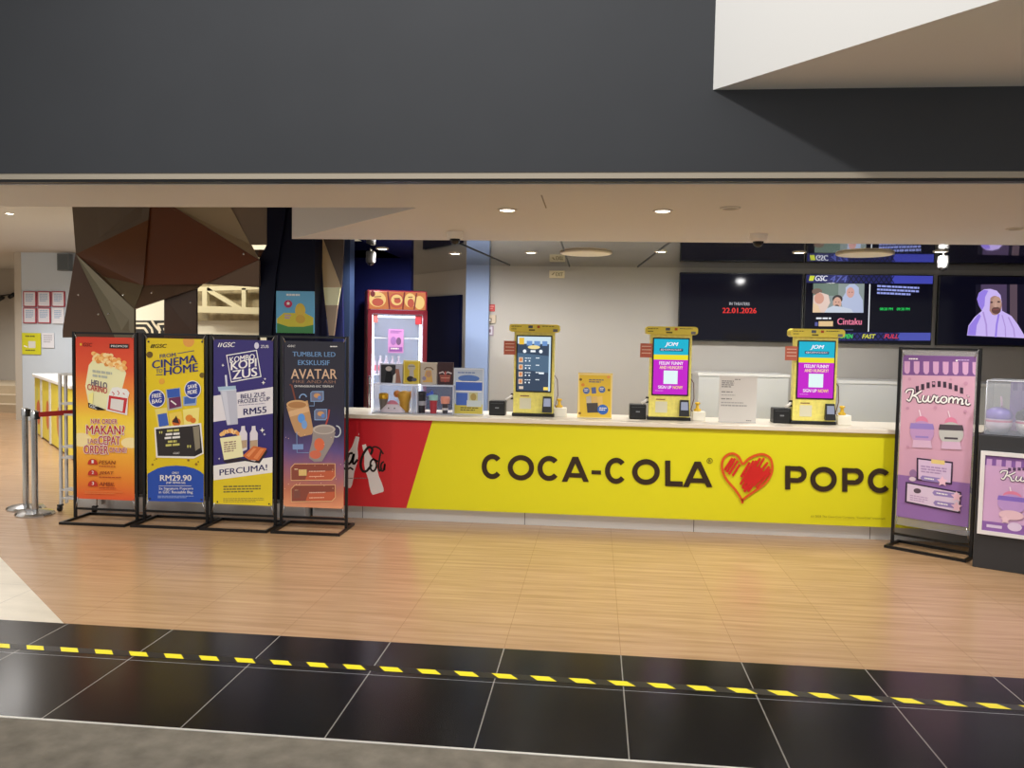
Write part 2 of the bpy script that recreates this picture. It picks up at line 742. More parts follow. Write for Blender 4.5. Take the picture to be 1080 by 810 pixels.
# navy wall behind the drinks fridge
b = MB()
b.box(-2.9, -1.99, 8.62, 8.74, 0, 2.7, mat((10, 16, 62), 0.8, spec=0.1))
struct(b, 'wall_left')
b = MB()
b.box(-2.62, -2.44, 7.9, 8.05, 0, 2.7, mat((62, 80, 118), 0.4))
struct(b, 'wall_left')
b = MB()
b.box(5.9, 6.05, 4.3, 9.6, 0, 2.6, GREYW)
struct(b, 'wall_right')

# lobby far wall with its return and steps
b = MB()
b.box(-10.66, -6.7, 14.2, 14.4, 0, 3.13, mat((196, 206, 216), 0.7))
struct(b, 'wall_back')
b = MB()
b.box(-18, -17.8, 4.6, 18, 0, 3.13, mat((176, 168, 156), 0.8))
b.box(-18, -10.5, 17.9, 18.1, 0, 3.13, mat((176, 168, 156), 0.8))
struct(b, 'wall_left')
b = MB()
b.box(-10.8, -10.665, 14.2, 14.4, 0, 3.13, mat((186, 178, 165), 0.8))
b.box(-10.8, -10.7, 14.4, 17.9, 0, 3.13, mat((176, 168, 156), 0.8))
struct(b, 'wall_left')
b = MB()
for k in range(3):
    b.box(-16, -10.81, 15.4 + 0.32 * k, 17.9, 0.17 * k, 0.17 * (k + 1), mat((188, 170, 142), 0.5))
struct(b, 'floor_steps')

# white mall bulkhead jutting out, upper right
P = at(752, 95, 4.27)
e1 = onz(1055, 0, P.z)
ed = Vector((e1.x - P.x, e1.y - P.y, 0)).normalized()
q = P + ed * 3.0
b = MB()
b.prism([(P.x, 4.268, P.z), (q.x, q.y, P.z), (9, q.y, P.z), (9, 4.268, P.z)], (0, 0, 3.2), mat((244, 242, 238), 0.7))
struct(b, 'wall_right')

# ------------------------------------------------------------------ faceted feature wall, left
FY = 7.3


def fpt(x, y, Y=FY):
    return at(x, y, Y)


def shiny(c, r=0.16):
    return mat(tuple(min(255, int(q_ * 1.6)) for q_ in c), 0.32, 0.0, spec=0.4)


fw = thing('faceted_wall_panel', 'dark bronze faceted panel wall with angular openings behind the row of promotional stands', 'wall panel', (-4.05, 7.4, 0))
FO = Vector((-4.05, 7.4, 0))


def facet(pts, c, name='facet', r=0.18, depth=0.03):  # mirror reflections are painted in as one flat tint per facet
    bb = MB()
    bb.prism([fpt(*q_) - FO for q_ in pts], (0, depth, 0), shiny(c, r))
    return bb.build(name, fw)


a, bq, c_, d_ = (75, 205, 7.4), (159, 205, 7.34), (156, 232, 7.3), (80, 268, 7.05)
facet([a, bq, c_, d_], (66, 58, 50))  # meets the brown facet along a reflection edge, drawn as a crease
facet([d_, c_, (151, 301, 7.25), (110, 292, 7.15)], (66, 40, 22))
facet([d_, (110, 292, 7.15), (151, 301, 7.25), (141.5, 326, 7.1)], (70, 62, 48))
facet([(79.5, 267, 7.06), (66, 348, 7.3), (66, 356, 7.3), (120, 356, 7.3)], (52, 38, 30))
facet([(80, 268, 7.05), (141.5, 326, 7.1), (141.5, 356, 7.3), (121, 356, 7.3)], (74, 70, 58))
def coplanar(ref, pts):
    r0, r1, r2 = (fpt(*q_) for q_ in ref)
    nn = (r1 - r0).cross(r2 - r0)
    return [(x, y, onplane(x, y, r0, nn).y) for x, y in pts]


facet(coplanar([(162, 205, 7.34), (273, 274, 7.1), (151, 301, 7.27)], [(156, 205), (162, 205), (273, 274), (215, 299.5), (151, 301)]), (60, 30, 14))
facet(coplanar([(151, 301, 7.27), (215, 299.5, 7.2), (141.5, 326, 7.1)], [(151, 299), (215, 298), (207, 304), (141.5, 326)]), (56, 42, 32))
facet([(157, 205, 7.34), (236, 205, 7.34), (264, 258, 7.3), (272.5, 274, 7.12)], (112, 101, 82))
facet([(236, 205, 7.36), (299, 205, 7.36), (281, 258, 7.3), (264, 258, 7.3)], (84, 74, 64))
facet([(215, 299.5, 7.2), (273, 274.5, 7.1), (273, 303, 7.25)], (74, 62, 54))
facet([(173, 313, 7.2), (207, 303.5, 7.22), (207, 356, 7.3), (173, 356, 7.3)], (56, 46, 40))
b = MB()
b.prism([fpt(*q_, 7.27) - FO for q_ in ((273, 274), (281.5, 258), (297.5, 217), (299, 205), (304, 205), (291, 290), (286, 356), (273, 356))], (0, 0.025, 0), mat((8, 11, 34), 0.5, spec=0.15))
b.build('navy_panel', fw, 'navy panel beside the white triangular opening')
# lower panels, mostly behind the stands
b = MB()
b.box(-4.84, -3.13, 7.3, 7.36, 0.13, 1.665, shiny((34, 27, 23), 0.2))
b2 = b
for k, p_ in enumerate(b2.bm.verts):
    p_.co -= FO
b2.build('lower_panel', fw)
b = MB()
for x, y in ((83, 311), (104, 331.5), (130, 311), (160, 309), (201, 319), (257, 268), (114.5, 331)):
    p_ = fpt(x, y, 7.06) - FO
    b.ball(p_, 0.011, STEEL, seg=10, rings=6)
b.build('fixing_stud', fw)
# small facets right of the navy column, reflections painted into their colours
fr = thing('faceted_wall_panel', 'narrow faceted bronze panel between navy column and blue post', 'wall panel', (-2.45, 7.4, 0))
FO2 = Vector((-2.45, 7.4, 0))
for pts, c in (([(338, 246, 7.5), (360, 303, 7.5), (341, 303, 7.5)], (128, 112, 84)), ([(338, 246, 7.52), (363, 246, 7.52), (360, 303, 7.5)], (62, 54, 48)), ([(341, 303, 7.5), (359, 303, 7.5), (356, 322, 7.5), (343, 322, 7.5)], (205, 180, 130)), ([(343, 322, 7.5), (356, 322, 7.5), (352, 354, 7.5), (347, 354, 7.5)], (110, 96, 80)), ([(361, 300, 7.6), (363, 400, 7.6), (337, 400, 7.6), (352, 356, 7.6)], (22, 30, 78)), ([(336, 250, 7.62), (340, 300, 7.62), (346, 356, 7.62), (336, 356, 7.62)], (24, 26, 44))):
    bb = MB()
    bb.prism([fpt(*q_) - FO2 for q_ in pts], (0, 0.025, 0), shiny(c))
    bb.build('facet', fr)
# navy column
b = MB()
b.box(-3.045, -2.585, 7.3, 7.85, 0, 3.13, mat((8, 11, 34), 0.5, spec=0.15))
struct(b, 'wall_left')
# steel-faced plinth under the panels
KICK = mat((216, 216, 214), 0.3, 0.4)
b = MB()
b.box(-4.82, -2.6, 7.12, 7.5, 0, 0.13, KICK)
struct(b, 'baseboard_left')

# hall added behind the openings to stand for reflections: trusses, pale wall, black-white mural
b = MB()
b.box(-6.9, -3.3, 11.2, 11.35, 0, 3.13, mat((236, 230, 208), 0.6))
struct(b, 'wall_back')
tr = thing('roof_truss', 'cream steel roof truss added behind the big opening in the bronze panels as its reflection', 'truss', (-5.3, 10.9, 2.05))
TO = Vector((-5.3, 10.9, 2.05))
CREAM = mat((206, 196, 160), 0.5)
for x0, y0, x1, y1, w in ((206, 305, 276, 303, 0.03), (206, 326, 276, 328, 0.045), (217, 304, 217, 326, 0.035), (219, 305, 256, 327, 0.03), (258, 304, 258, 327, 0.03)):
    bb = MB()
    bb.tube([at(x0, y0, 10.9) - TO, at(x1, y1, 10.9) - TO], w, CREAM, sq=True)
    bb.build('beam', tr)
b = MB()
c0, c1, c2, c3 = at(200, 296, 11.1), at(284, 296, 11.1), at(284, 338, 11.1), at(200, 338, 11.1)
b.prism([c0, c1, c2, c3], (0, 0.04, 0), mat((150, 136, 104), 0.8, var=0.25, vscale=14))
o = b.build('roof_sheet')
tag(o, 'weathered brown roof sheet added behind the cream truss beams as part of the reflection', 'roof sheet')
mu = thing('wall_mural', 'black mural with cream chevron stripes added as a reflection just above the yellow stand', 'mural', at(160, 352, 10.9))
MO = at(160, 352, 10.9)
b = MB()
b.prism([at(139, 338, 10.9) - MO, at(176, 338, 10.9) - MO, at(182, 372, 10.9) - MO, at(139, 372, 10.9) - MO], (0, 0.03, 0), mat((18, 16, 14), 0.5))
b.build('panel', mu)
b = MB()
cc = mat((214, 200, 172), 0.5)
for pts in ([(139, 341), (155, 341), (160, 347), (163, 366)], [(139, 346), (152, 346), (155, 350), (158, 366)], [(160, 338), (163, 343), (168, 349), (170, 366)], [(182, 341), (166, 342), (169, 349)], [(184, 345), (173, 346), (175, 352)]):
    P3 = [at(x, y, 10.89) - MO for x, y in pts]
    for i in range(len(P3) - 1):
        dv = (P3[i + 1] - P3[i]).normalized()
        nv = Vector((-dv.z, 0, dv.x)) * 0.014
        b.prism([P3[i] + nv, P3[i + 1] + nv, P3[i + 1] - nv, P3[i] - nv], (0, 0.009, 0), cc)
b.build('stripe', mu)
# framed picture on navy column
pp = thing('framed_poster', 'small blue and yellow poster hanging on the navy column above the dark stand', 'poster', (-2.765, 7.29, 1.69))
b = MB()
b.box(-0.18, 0.18, -0.012, 0.01, 0, 0.385, mat((92, 172, 214), 0.4))
b.build('sheet', pp)
ar = Art([(292, 308), (329.5, 308), (330, 353), (292, 353)], (-0.18, -0.0125, 0.385), (0.36, 0, 0), (0, 0, -0.385)).crop(260, 210, 5.4)
ar.poly([(178, 690), (215, 655), (330, 655), (375, 680), (375, 760), (178, 760)], ink(214, 200, 60))
ar.poly([(178, 715), (240, 735), (320, 735), (375, 722), (375, 775), (178, 775)], ink(70, 140, 80))
ar.oval(238, 603, 22, 22, ink(196, 40, 88)).star(238, 600, 12, W_)
ar.oval(303, 640, 28, 42, ink(222, 190, 70)).oval(305, 690, 26, 25, ink(212, 170, 60))
ar.scribble(228, 545, 320, 565, W_, 1, 4).scribble(220, 665, 255, 695, ink(190, 150, 200), 2, 3)
ar.part('printed_picture', pp)

# ------------------------------------------------------------------ promotional stands
def make_stand(loc, rz, label, sheet_mat, w=0.6, sw=0.537, z0=0.19, z1=1.62, zt=1.665, depth=0.4, dx=0.0, frame=None, group='poster stands by the entrance'):
    t = thing('poster_stand', label, 'stand', loc, rz, group)
    r = 0.011
    hw = w / 2
    m = BLACKM
    b = MB()
    d = depth / 2
    b.tube([(-hw, -d, r), (hw, -d, r)], r, m, sq=True)
    b.tube([(-hw, d, r), (hw, d, r)], r, m, sq=True)
    b.tube([(-hw + r, -d, r), (-hw + r, d, r)], r * 0.98, m, sq=True)
    b.tube([(hw - r, -d, r), (hw - r, d, r)], r * 0.98, m, sq=True)
    b.build('base', t)
    for s in (-1, 1):
        b = MB()
        b.tube([(s * (hw - r), 0, r * 2), (s * (hw - r), 0, zt)], r, m, sq=True)
        b.build('post', t)
    for z in (zt - r, 0.1):
        b = MB()
        b.tube([(-hw + 2 * r, 0, z), (hw - 2 * r, 0, z)], r * 0.8, m, sq=True)
        b.build('crossbar', t)
    hs = sw / 2
    b = MB()
    b.box(dx - hs, dx + hs, -0.008, -0.003, z0, z1, sheet_mat)
    sheet = b.build('banner', t)
    for sx in (-1, 1):
        for zz, ze in ((z1, zt - 0.008), (z0, 0.105)):
            b = MB()
            b.tube([(dx + sx * (hs - 0.012), -0.0115, zz + (-0.012 if zz > 1 else 0.012)), (sx * (hw - 0.02), -0.0115, ze)], 0.004, STEEL, seg=6)
            b.build('clip', t)
    return t, sheet


def sheet_art(quad, sw=0.537, z0=0.19, z1=1.62, dx=0.0):
    return Art(quad, (dx - sw / 2, -0.0081, z1), (sw, 0, 0), (0, 0, z0 - z1))


# 1: orange stand, popcorn bag
g1 = ramp_mat('orange_print', [(0.0, (226, 92, 52)), (0.12, (240, 140, 52)), (0.28, (250, 180, 60)), (0.42, (252, 222, 96)), (0.5, (252, 216, 70)), (0.62, (246, 160, 66)), (0.8, (228, 92, 56)), (1.0, (212, 66, 46))])
st, sh = make_stand((-4.268, 6.72, 0), 0, 'orange and yellow poster stand showing a big popcorn bag, beside the steel queue posts', g1)
a = sheet_art([(80, 354), (140.5, 354.5), (139, 527), (79, 526)])
a.crop(60, 330, 3.5216)
DR, RED, CR_ = ink(120, 34, 22), ink(196, 44, 40), ink(240, 236, 186)
a.oval(85, 470, 40, 26, ink(252, 232, 170)).oval(268, 478, 36, 20, ink(252, 232, 170))
a.poly([(133, 172), (250, 208), (255, 218), (236, 290), (208, 357), (117, 348), (104, 268), (118, 190)], CR_)
for k in range(60):
    t_ = (k % 30) / 29
    x = 140 + t_ * 108 + random.uniform(-5, 5)
    y = 172 + t_ * 34 + (random.uniform(-38, -14) if k < 30 else random.uniform(-16, 2)) * (0.45 + 0.55 * math.sin(PI * (0.2 + 0.65 * t_)))
    a.oval(x, y, 9, 8, ink(*random.choice([(246, 196, 120), (240, 170, 90), (250, 220, 160), (228, 150, 72)])), 10)
a.poly([(117, 300), (135, 290), (130, 348), (119, 348)], ink(250, 240, 150))
a.poly([(115, 330), (170, 352), (180, 357), (150, 358), (116, 348)], K_)
a.scribble(133, 207, 205, 240, ink(186, 190, 176), 2, 3, 0.12)
a.part('printed_popcorn_bag', sh)
a.text('HELLO', 127, 243, 186, 266, ink(70, 56, 110), 0.03, 0.2, 0.1).text('CARINO', 113, 259, 186, 282, ink(190, 50, 60), 0.03, 0.2, 0.1)
a.text('GSC', 120, 333, 148, 346, W_, 0.03, 0.35, 0.2)
a.poly([(196, 290), (205, 272), (225, 270), (240, 275), (258, 278), (268, 292), (262, 308), (258, 375), (181, 358), (188, 310)], W_)
a.poly([(193, 302), (260, 312), (250, 368), (186, 354)], ink(200, 50, 58))
a.poly([(200, 313), (247, 319), (241, 362), (196, 351)], ink(228, 224, 220))
a.line([(204, 288), (212, 296), (208, 302)], 3, RED).line([(224, 284), (230, 292), (226, 300)], 3, RED).line([(244, 292), (250, 298)], 3, RED)
a.text('GSC', 100, 107, 134, 120, DR, 0.03, 0.03, 0.2).oval(92, 113, 4, 5, ink(230, 190, 60))
a.rect(197, 110, 267, 126, K_).text('PROMOSI', 203, 114, 262, 122, W_, 0.02)
for s, bx in (('NAK ORDER', (125, 390, 222, 408)), ('MAKAN?', (108, 414, 248, 448)), ('LAGI', (113, 464, 150, 482)), ('CEPAT', (151, 454, 232, 486)), ('ORDER', (98, 489, 188, 521)), ('ONLINE?', (192, 496, 256, 514))):
    a.text(s, *bx, W_, 0.11)
    a.text(s, *bx, ink(186, 38, 40), 0.035)
for k, (s, x1) in enumerate((('PESAN', 214), ('JIMAT', 207), ('AMBIL', 210))):
    y = 552 + 40.5 * k
    a.oval(130, y + 6, 18, 18, ink(196, 52, 40), 20, PI, 2 * PI).poly([(112, y + 5), (148, y + 5), (148, y + 9), (112, y + 9)], ink(196, 52, 40))
    a.text(str(k + 1), 126, y - 8, 134, y + 4, W_, 0.05)
    a.text(s, 153, y - 7, x1, y + 7, DR, 0.03, 0, 0.15)
    a.scribble(153, y + 13, 255 if k == 1 else 230, y + 19, ink(170, 70, 40), 1, 7)
a.scribble(100, 660, 240, 672, ink(226, 130, 70), 2, 9)
a.part('lettering', sh)

# 2: yellow stand
st, sh = make_stand((-3.63, 6.735, 0), 0, 'yellow poster stand with a blue arched bottom, reading CINEMA and HOME', ink(226, 198, 36), sw=0.523)
a = sheet_art([(154, 357), (214, 358.5), (213.5, 531), (153, 528.5)], 0.523)
a.crop(60, 330, 3.5216)
BL = ink(44, 82, 176)
for x, y, r, c in ((343, 156, 12, (106, 84, 40)), (487, 108, 21, (226, 160, 76)), (536, 232, 10, (110, 90, 40)), (387, 254, 11, (222, 164, 60))):
    a.oval(x, y, r, r, ink(*c))
a.poly([(401, 284), (455, 276), (462, 352), (408, 362)], ink(176, 176, 170)).poly([(405, 284), (452, 279), (454, 310), (408, 315)], ink(58, 92, 176)).poly([(412, 316), (455, 310), (458, 346), (414, 356)], ink(110, 50, 88)).line([(420, 325), (440, 340)], 5, W_)
a.poly([(465, 310), (518, 300), (514, 342), (466, 345)], ink(150, 172, 206)).poly([(470, 313), (514, 304), (510, 334), (470, 338)], ink(70, 104, 180))
a.poly([(360, 356), (405, 350), (414, 420), (372, 426)], ink(232, 216, 120)).poly([(370, 376), (404, 370), (412, 416), (376, 422)], ink(66, 100, 186))
a.poly([(412, 372), (458, 364), (468, 420), (420, 424)], ink(236, 206, 90)).oval(440, 404, 16, 15, ink(206, 100, 40)).poly([(424, 404), (440, 380), (452, 410)], ink(60, 40, 40))
a.poly([(464, 358), (526, 350), (522, 416), (468, 414)], ink(240, 226, 130)).oval(488, 390, 14, 13, ink(224, 140, 52)).oval(502, 398, 11, 10, ink(214, 116, 40))
a.part('printed_snack_packs', sh)
a.poly([(358, 424), (500, 412), (532, 408), (542, 522), (504, 540), (364, 536)], W_)
a.poly([(363, 430), (500, 418), (508, 532), (370, 530)], ink(50, 46, 46)).poly([(500, 418), (526, 414), (536, 518), (508, 532)], ink(40, 37, 37)).poly([(501, 422), (524, 418), (528, 500), (510, 512)], ink(140, 132, 112))
YP = ink(206, 200, 110)
for k, (x0, x1) in enumerate(((405, 465), (400, 470), (396, 474), (408, 450), (400, 470))):
    a.scribble(x0, 433 + 13.5 * k, x1, 447 + 13.5 * k, YP if k in (0, 3, 4) else W_, 1, 2.2, -0.07)
a.text('"', 376, 438, 388, 447, YP, 0.05).text('"', 480, 490, 494, 500, YP, 0.05).text('GSC', 428, 516, 452, 523, W_, 0.02, 0, 0.2)
for x, y, r in ((350, 562, 4), (484, 546, 4.5), (513, 561, 5), (365, 541, 3), (358, 545, 2), (521, 552, 3)):
    a.oval(x, y, r, r, ink(150, 112, 40), 8)
a.part('printed_bag', sh)
a.poly([(331, 598), (345, 589), (370, 576), (400, 569), (437, 566), (475, 569), (505, 577), (530, 589), (547, 600), (547, 705), (331, 705)], BL)
a.part('printed_arch', sh)
a.text('GSC', 363, 117, 408, 131, K_, 0.04, 0, 0.25).line([(349, 131), (354, 118)], 4, K_).line([(356, 131), (361, 118)], 4, K_)
N2 = ink(40, 48, 118)
a.text('FROM', 381, 155, 440, 169, N2, 0.04, -0.1).line([(447, 152), (508, 142)], 2.5, N2)
a.text('CINEMA', 352, 179, 518, 208, N2, 0.06, -0.14).text('TO', 367, 210, 391, 224, N2, 0.03, -0.1).text('HOME', 396, 203, 522, 233, N2, 0.06, -0.125).line([(367, 230), (391, 229)], 2.5, N2)
for x, y, s1, s2 in ((370, 317, 'FREE', 'BAG'), (502, 284, 'SAVE', 'MORE')):
    a.oval(x, y, 31, 33, W_).oval(x, y, 28, 30, ink(40, 60, 150))
    a.text(s1, x - 19, y - 16, x + 17, y - 1, W_, 0.05, -0.15).text(s2, x - 19, y + 4, x + 17, y + 19, W_, 0.05, -0.15)
a.text('ONLY', 424, 589, 450, 597, W_, 0.03).text('RM29.90', 379, 601, 496, 623, W_, 0.05).text('(NP: RM40.50)', 402, 626, 473, 636, W_, 0.03).line([(374, 642), (496, 642)], 1.6, W_)
a.text('2x Signature Popcorn', 374, 647, 502, 659, W_, 0.02).text('in GSC Reusable Bag', 374, 660, 501, 673, W_, 0.02).scribble(370, 679, 505, 690, ink(150, 170, 220), 2, 9)
for x, y in ((341, 108), (538, 110), (340, 690), (533, 694)):
    a.oval(x, y, 4, 4, ink(60, 60, 60), 8)
a.part('lettering', sh)

# 3: navy stand
st, sh = make_stand((-3.014, 6.735, 0), 0, 'navy poster stand with a white cup and yellow foot, reading PERCUMA', ink(58, 50, 116), sw=0.533)
a = sheet_art([(225, 358), (287.5, 359.5), (285.5, 532), (223, 529)], 0.533)
a.crop(215, 340, 7.365)
a.poly([(60, 563), (545, 498), (545, 700), (60, 762)], ink(226, 222, 226))
a.part('printed_band', sh)
a.poly([(158, 405), (173, 404), (180, 495), (165, 495)], ink(214, 214, 224)).poly([(120, 520), (246, 516), (256, 780), (172, 788)], ink(188, 190, 204)).poly([(132, 530), (170, 528), (196, 780), (174, 784)], ink(206, 208, 220)).poly([(103, 495), (242, 486), (244, 520), (110, 528)], ink(164, 190, 212)).line([(120, 524), (246, 516)], 6, ink(210, 222, 232))
a.part('printed_cup', sh)
a.poly([(170, 252), (408, 214), (442, 420), (205, 462)], W_).poly([(178, 258), (402, 222), (434, 414), (210, 453)], ink(58, 50, 116))
a.text('KOMBO', 197, 270, 392, 312, W_, 0.05, -0.14).text('KOPI', 205, 305, 405, 368, W_, 0.06, -0.14).text('ZUS', 217, 372, 410, 440, W_, 0.06, -0.14)
a.text('GSC', 146, 157, 242, 193, W_, 0.05, -0.02, 0.25).line([(110, 190), (122, 160)], 8, W_).line([(128, 190), (140, 160)], 8, W_).oval(407, 182, 18, 25, ink(216, 214, 230)).text('ZUS', 438, 178, 500, 200, W_, 0.05)
for x, y, r in ((145, 330, 12), (457, 464, 16), (470, 436, 10)):
    a.star(x, y, r, W_, 4, 0.4)
a.text('BELI ZUS', 280, 552, 470, 586, NAVY, 0.03, -0.09).text('FROZEE CUP', 258, 594, 508, 624, NAVY, 0.03, -0.09).scribble(265, 634, 520, 644, ink(150, 146, 170), 1, 8, -0.07).text('RM55', 300, 663, 480, 712, NAVY, 0.055, -0.1)
a.crop(215, 440, 6.48)
a.poly([(55, 318), (470, 263), (470, 372), (55, 418)], W_).text('PERCUMA!', 96, 345, 424, 386, NAVY, 0.05, -0.105)
a.part('lettering', sh)
a.poly([(50, 418), (470, 368), (470, 620), (50, 620)], ink(228, 204, 44)).scribble(122, 456, 380, 510, ink(120, 112, 60), 3, 8, -0.01).scribble(120, 540, 400, 572, ink(160, 146, 60), 3, 12)
a.part('printed_foot', sh)
for x, y in ((80, 565), (435, 582)):
    a.oval(x, y, 6, 7, ink(40, 40, 40), 8)
a.poly([(118, 284), (240, 268), (340, 290), (420, 215), (428, 224), (372, 305), (255, 285), (150, 305)], ink(50, 42, 50))
for k in range(18):
    a.oval(112 + k * 7.2, 104 - 22 * math.sin(PI * k / 17) + random.uniform(-4, 8), 13, 13, ink(*random.choice([(240, 190, 120), (228, 160, 90), (246, 210, 150)])), 10)
for x in (262, 334):
    a.poly([(x - 12, 52), (x + 12, 50), (x + 14, 78), (x + 28, 100), (x + 26, 210), (x - 26, 232), (x - 26, 100), (x - 14, 78)], ink(222, 216, 222)).poly([(x - 26, 150), (x + 26, 145), (x + 24, 195), (x - 24, 210)], ink(186, 160, 130))
a.poly([(103, 132), (245, 114), (262, 258), (130, 280)], CR_).scribble(130, 160, 215, 235, ink(150, 120, 110), 5, 2.5, -0.12)
a.poly([(258, 252), (332, 186), (424, 204), (368, 286), (300, 280)], ink(206, 110, 60)).poly([(280, 250), (334, 200), (352, 204), (300, 262)], ink(226, 146, 92)).poly([(330, 268), (380, 206), (404, 208), (356, 276)], ink(226, 140, 86))
for x, y, r in ((393, 80, 18), (408, 108, 10), (97, 271, 8)):
    a.star(x, y, r, W_, 4, 0.35)
a.part('printed_snacks', sh)

# 4: dark stand
g4 = ramp_mat('dusk_print', [(0.0, (222, 150, 110)), (0.1, (196, 120, 92)), (0.24, (150, 98, 120)), (0.34, (96, 80, 132)), (0.46, (58, 54, 86)), (0.62, (50, 48, 62)), (1.0, (44, 44, 56))], noise=0.12)
st, sh = make_stand((-2.383, 6.735, 0), 0, 'dark dusk-coloured poster stand with two handled tumblers, nearest the red end of the counter', g4, sw=0.533)
a = sheet_art([(300, 360.5), (364, 361.5), (360.5, 536), (297, 532)], 0.533)
a.crop(290, 340, 7.365)
LB, BG = ink(110, 150, 196), ink(214, 182, 150)
a.text('TUMBLER LED', 137, 234, 470, 270, LB, 0.035, 0.01).text('EKSKLUSIF', 178, 298, 424, 335, LB, 0.035, 0.01)
a.text('AVATAR', 122, 366, 480, 441, BG, 0.02, 0.005).text('FIRE AND ASH', 136, 450, 468, 473, ink(150, 112, 92), 0.01, 0.01).text('DI PANGGUNG GSC TERPILIH', 150, 489, 450, 504, W_, 0.02, 0.01)
a.text('GSC', 100, 183, 160, 198, W_, 0.04, 0.02, 0.2).scribble(430, 190, 502, 205, W_, 1, 3)
a.part('lettering', sh)
IC = ink(132, 164, 206)
for x0, y0, x1, y1 in ((272, 535, 375, 616), (300, 672, 400, 757)):
    a.poly([(x0 + 14, y0), (x1, y0), (x1, y1 - 14), (x1 - 14, y1), (x0, y1), (x0, y0 + 14)], IC).poly([(x0 + 16, y0 + 6), (x1 - 6, y0 + 6), (x1 - 6, y1 - 16), (x1 - 16, y1 - 6), (x0 + 6, y1 - 6), (x0 + 6, y0 + 16)], ink(112, 116, 140)).oval((x0 + x1) / 2, (y0 + y1) / 2 - 6, 26, 18, ink(200, 150, 100)).oval((x0 + x1) / 2 + 18, (y0 + y1) / 2 + 10, 14, 16, ink(92, 130, 196))
a.line([(300, 616), (300, 648), (262, 648)], 5, IC)
a.line([(112, 484), (128, 490), (158, 612)], 12, ink(120, 66, 52)).ring(215, 590, 32, 36, 9, IC, PI, 1.9 * PI)
a.poly([(86, 652), (250, 606), (268, 700), (292, 840), (278, 866), (190, 884), (150, 850), (120, 770)], ink(190, 148, 104)).poly([(98, 690), (252, 650), (262, 690), (110, 732)], ink(214, 174, 130)).oval(168, 636, 82, 34, ink(206, 166, 116)).oval(168, 640, 70, 25, ink(172, 124, 78)).oval(200, 742, 28, 36, ink(92, 150, 220)).oval(222, 790, 22, 34, ink(120, 160, 214))
a.part('printed_tan_tumbler', sh)
a.crop(290, 440, 6.235)
a.line([(325, 62), (346, 0), (354, -50)], 10, ink(170, 70, 62)).ring(398, 92, 32, 40, 8, ink(190, 196, 204), -PI / 2, PI * 0.7)
a.poly([(245, 62), (392, 96), (378, 160), (330, 240), (302, 286), (250, 288), (216, 262), (218, 225), (238, 150)], ink(150, 140, 136)).oval(318, 78, 74, 32, ink(186, 176, 166)).oval(318, 80, 62, 23, ink(158, 148, 140)).oval(285, 176, 34, 42, ink(214, 108, 74)).oval(258, 240, 38, 28, ink(206, 110, 84))
a.line([(138, 90), (138, 226), (215, 228)], 4, IC).rect(110, 172, 180, 206, ink(126, 152, 200)).line([(262, 16), (330, 16)], 5, IC)
a.part('printed_grey_tumbler', sh)
for y in (296, 434):
    a.poly([(120, y), (390, y + 4), (390, y + 88), (366, y + 114), (95, y + 112), (95, y + 26)], ink(228, 180, 132)).poly([(122, y + 5), (385, y + 8), (385, y + 86), (363, y + 109), (99, y + 107), (99, y + 28)], ink(140, 76, 62)).poly([(210, y + 55), (385, y + 50), (385, y + 86), (363, y + 109), (190, y + 107)], ink(190, 96, 66))
    a.scribble(120, y + 34, 148, y + 46, ink(240, 210, 170), 1, 2).scribble(215, y + 50, 350, y + 62, ink(220, 180, 160), 1, 8).scribble(215, y + 84, 340, y + 94, ink(240, 190, 160), 1, 8)
a.rect(148, 336, 200, 376, ink(222, 190, 120)).rect(112, 470, 155, 520, ink(130, 80, 70))
for k in range(26):
    a.oval(random.uniform(55, 435), random.uniform(60, 560), 2.6, 3, ink(240, 200, 170), 6)
a.part('printed_panels', sh)

# 5: lilac stand by the plinth, turned towards the entrance
ang = math.atan2(6.555 - 6.941, 2.882 - 2.412)
g5 = ramp_mat('pink_print', [(0.0, (150, 112, 176)), (0.26, (146, 106, 170)), (0.261, (206, 160, 186)), (0.6, (212, 164, 184)), (1.0, (206, 162, 182))])
fwd = Vector((math.sin(ang), -math.cos(ang), 0))
mid = Vector(((2.412 + 2.882) / 2, (6.941 + 6.555) / 2, 0)) - fwd * 0.17
st, sh = make_stand(mid, ang, 'lilac and pink poster stand under a striped awning print, beside the black plinth', g5, w=0.62, sw=0.545, z0=0.25, z1=1.6, depth=0.28, group=None)
b = MB()
b.box(-0.285, 0.285, -0.0025, -0.001, 0.18, 1.64, clear((190, 186, 188), 0.3, 0.5))
b.build('clear_backing', st)
a = sheet_art([(952, 372), (1025, 373), (1015.5, 557), (944, 551)], 0.545, 0.25, 1.6)
a.crop(940, 360, 6.75)
LP, DP, LL = ink(206, 160, 196), ink(120, 82, 140), ink(196, 168, 214)
a.rect(60, 60, 620, 232, DP)
for k in range(8):
    x = 75 + 66 * k
    a.poly([(x + 12, 128), (x + 52, 128), (x + 50, 205), (x + 40, 222), (x + 24, 222), (x + 12, 205)], LP)
a.scribble(120, 105, 200, 122, W_, 1, 3).scribble(450, 110, 550, 124, LL, 1, 4).star(445, 118, 10, W_)
a.part('printed_awning', sh)
for k in range(9):
    t_ = k / 8
    x = 165 + 300 * t_
    y = 338 - 42 * math.sin(PI * t_)
    a.rect(x, y - 24, x + 22, y + 20, ink(64, 50, 66), 0.3 * (t_ - 0.5))
brush_title(a, ink(72, 54, 70), W_)
a.part('lettering', sh)
for x, y, r in ((125, 262, 12), (290, 290, 10), (405, 258, 9), (505, 285, 14), (110, 480, 12), (300, 470, 13), (500, 490, 12), (110, 770, 12)):
    a.oval(x, y, r, r, ink(196, 146, 170), 8)
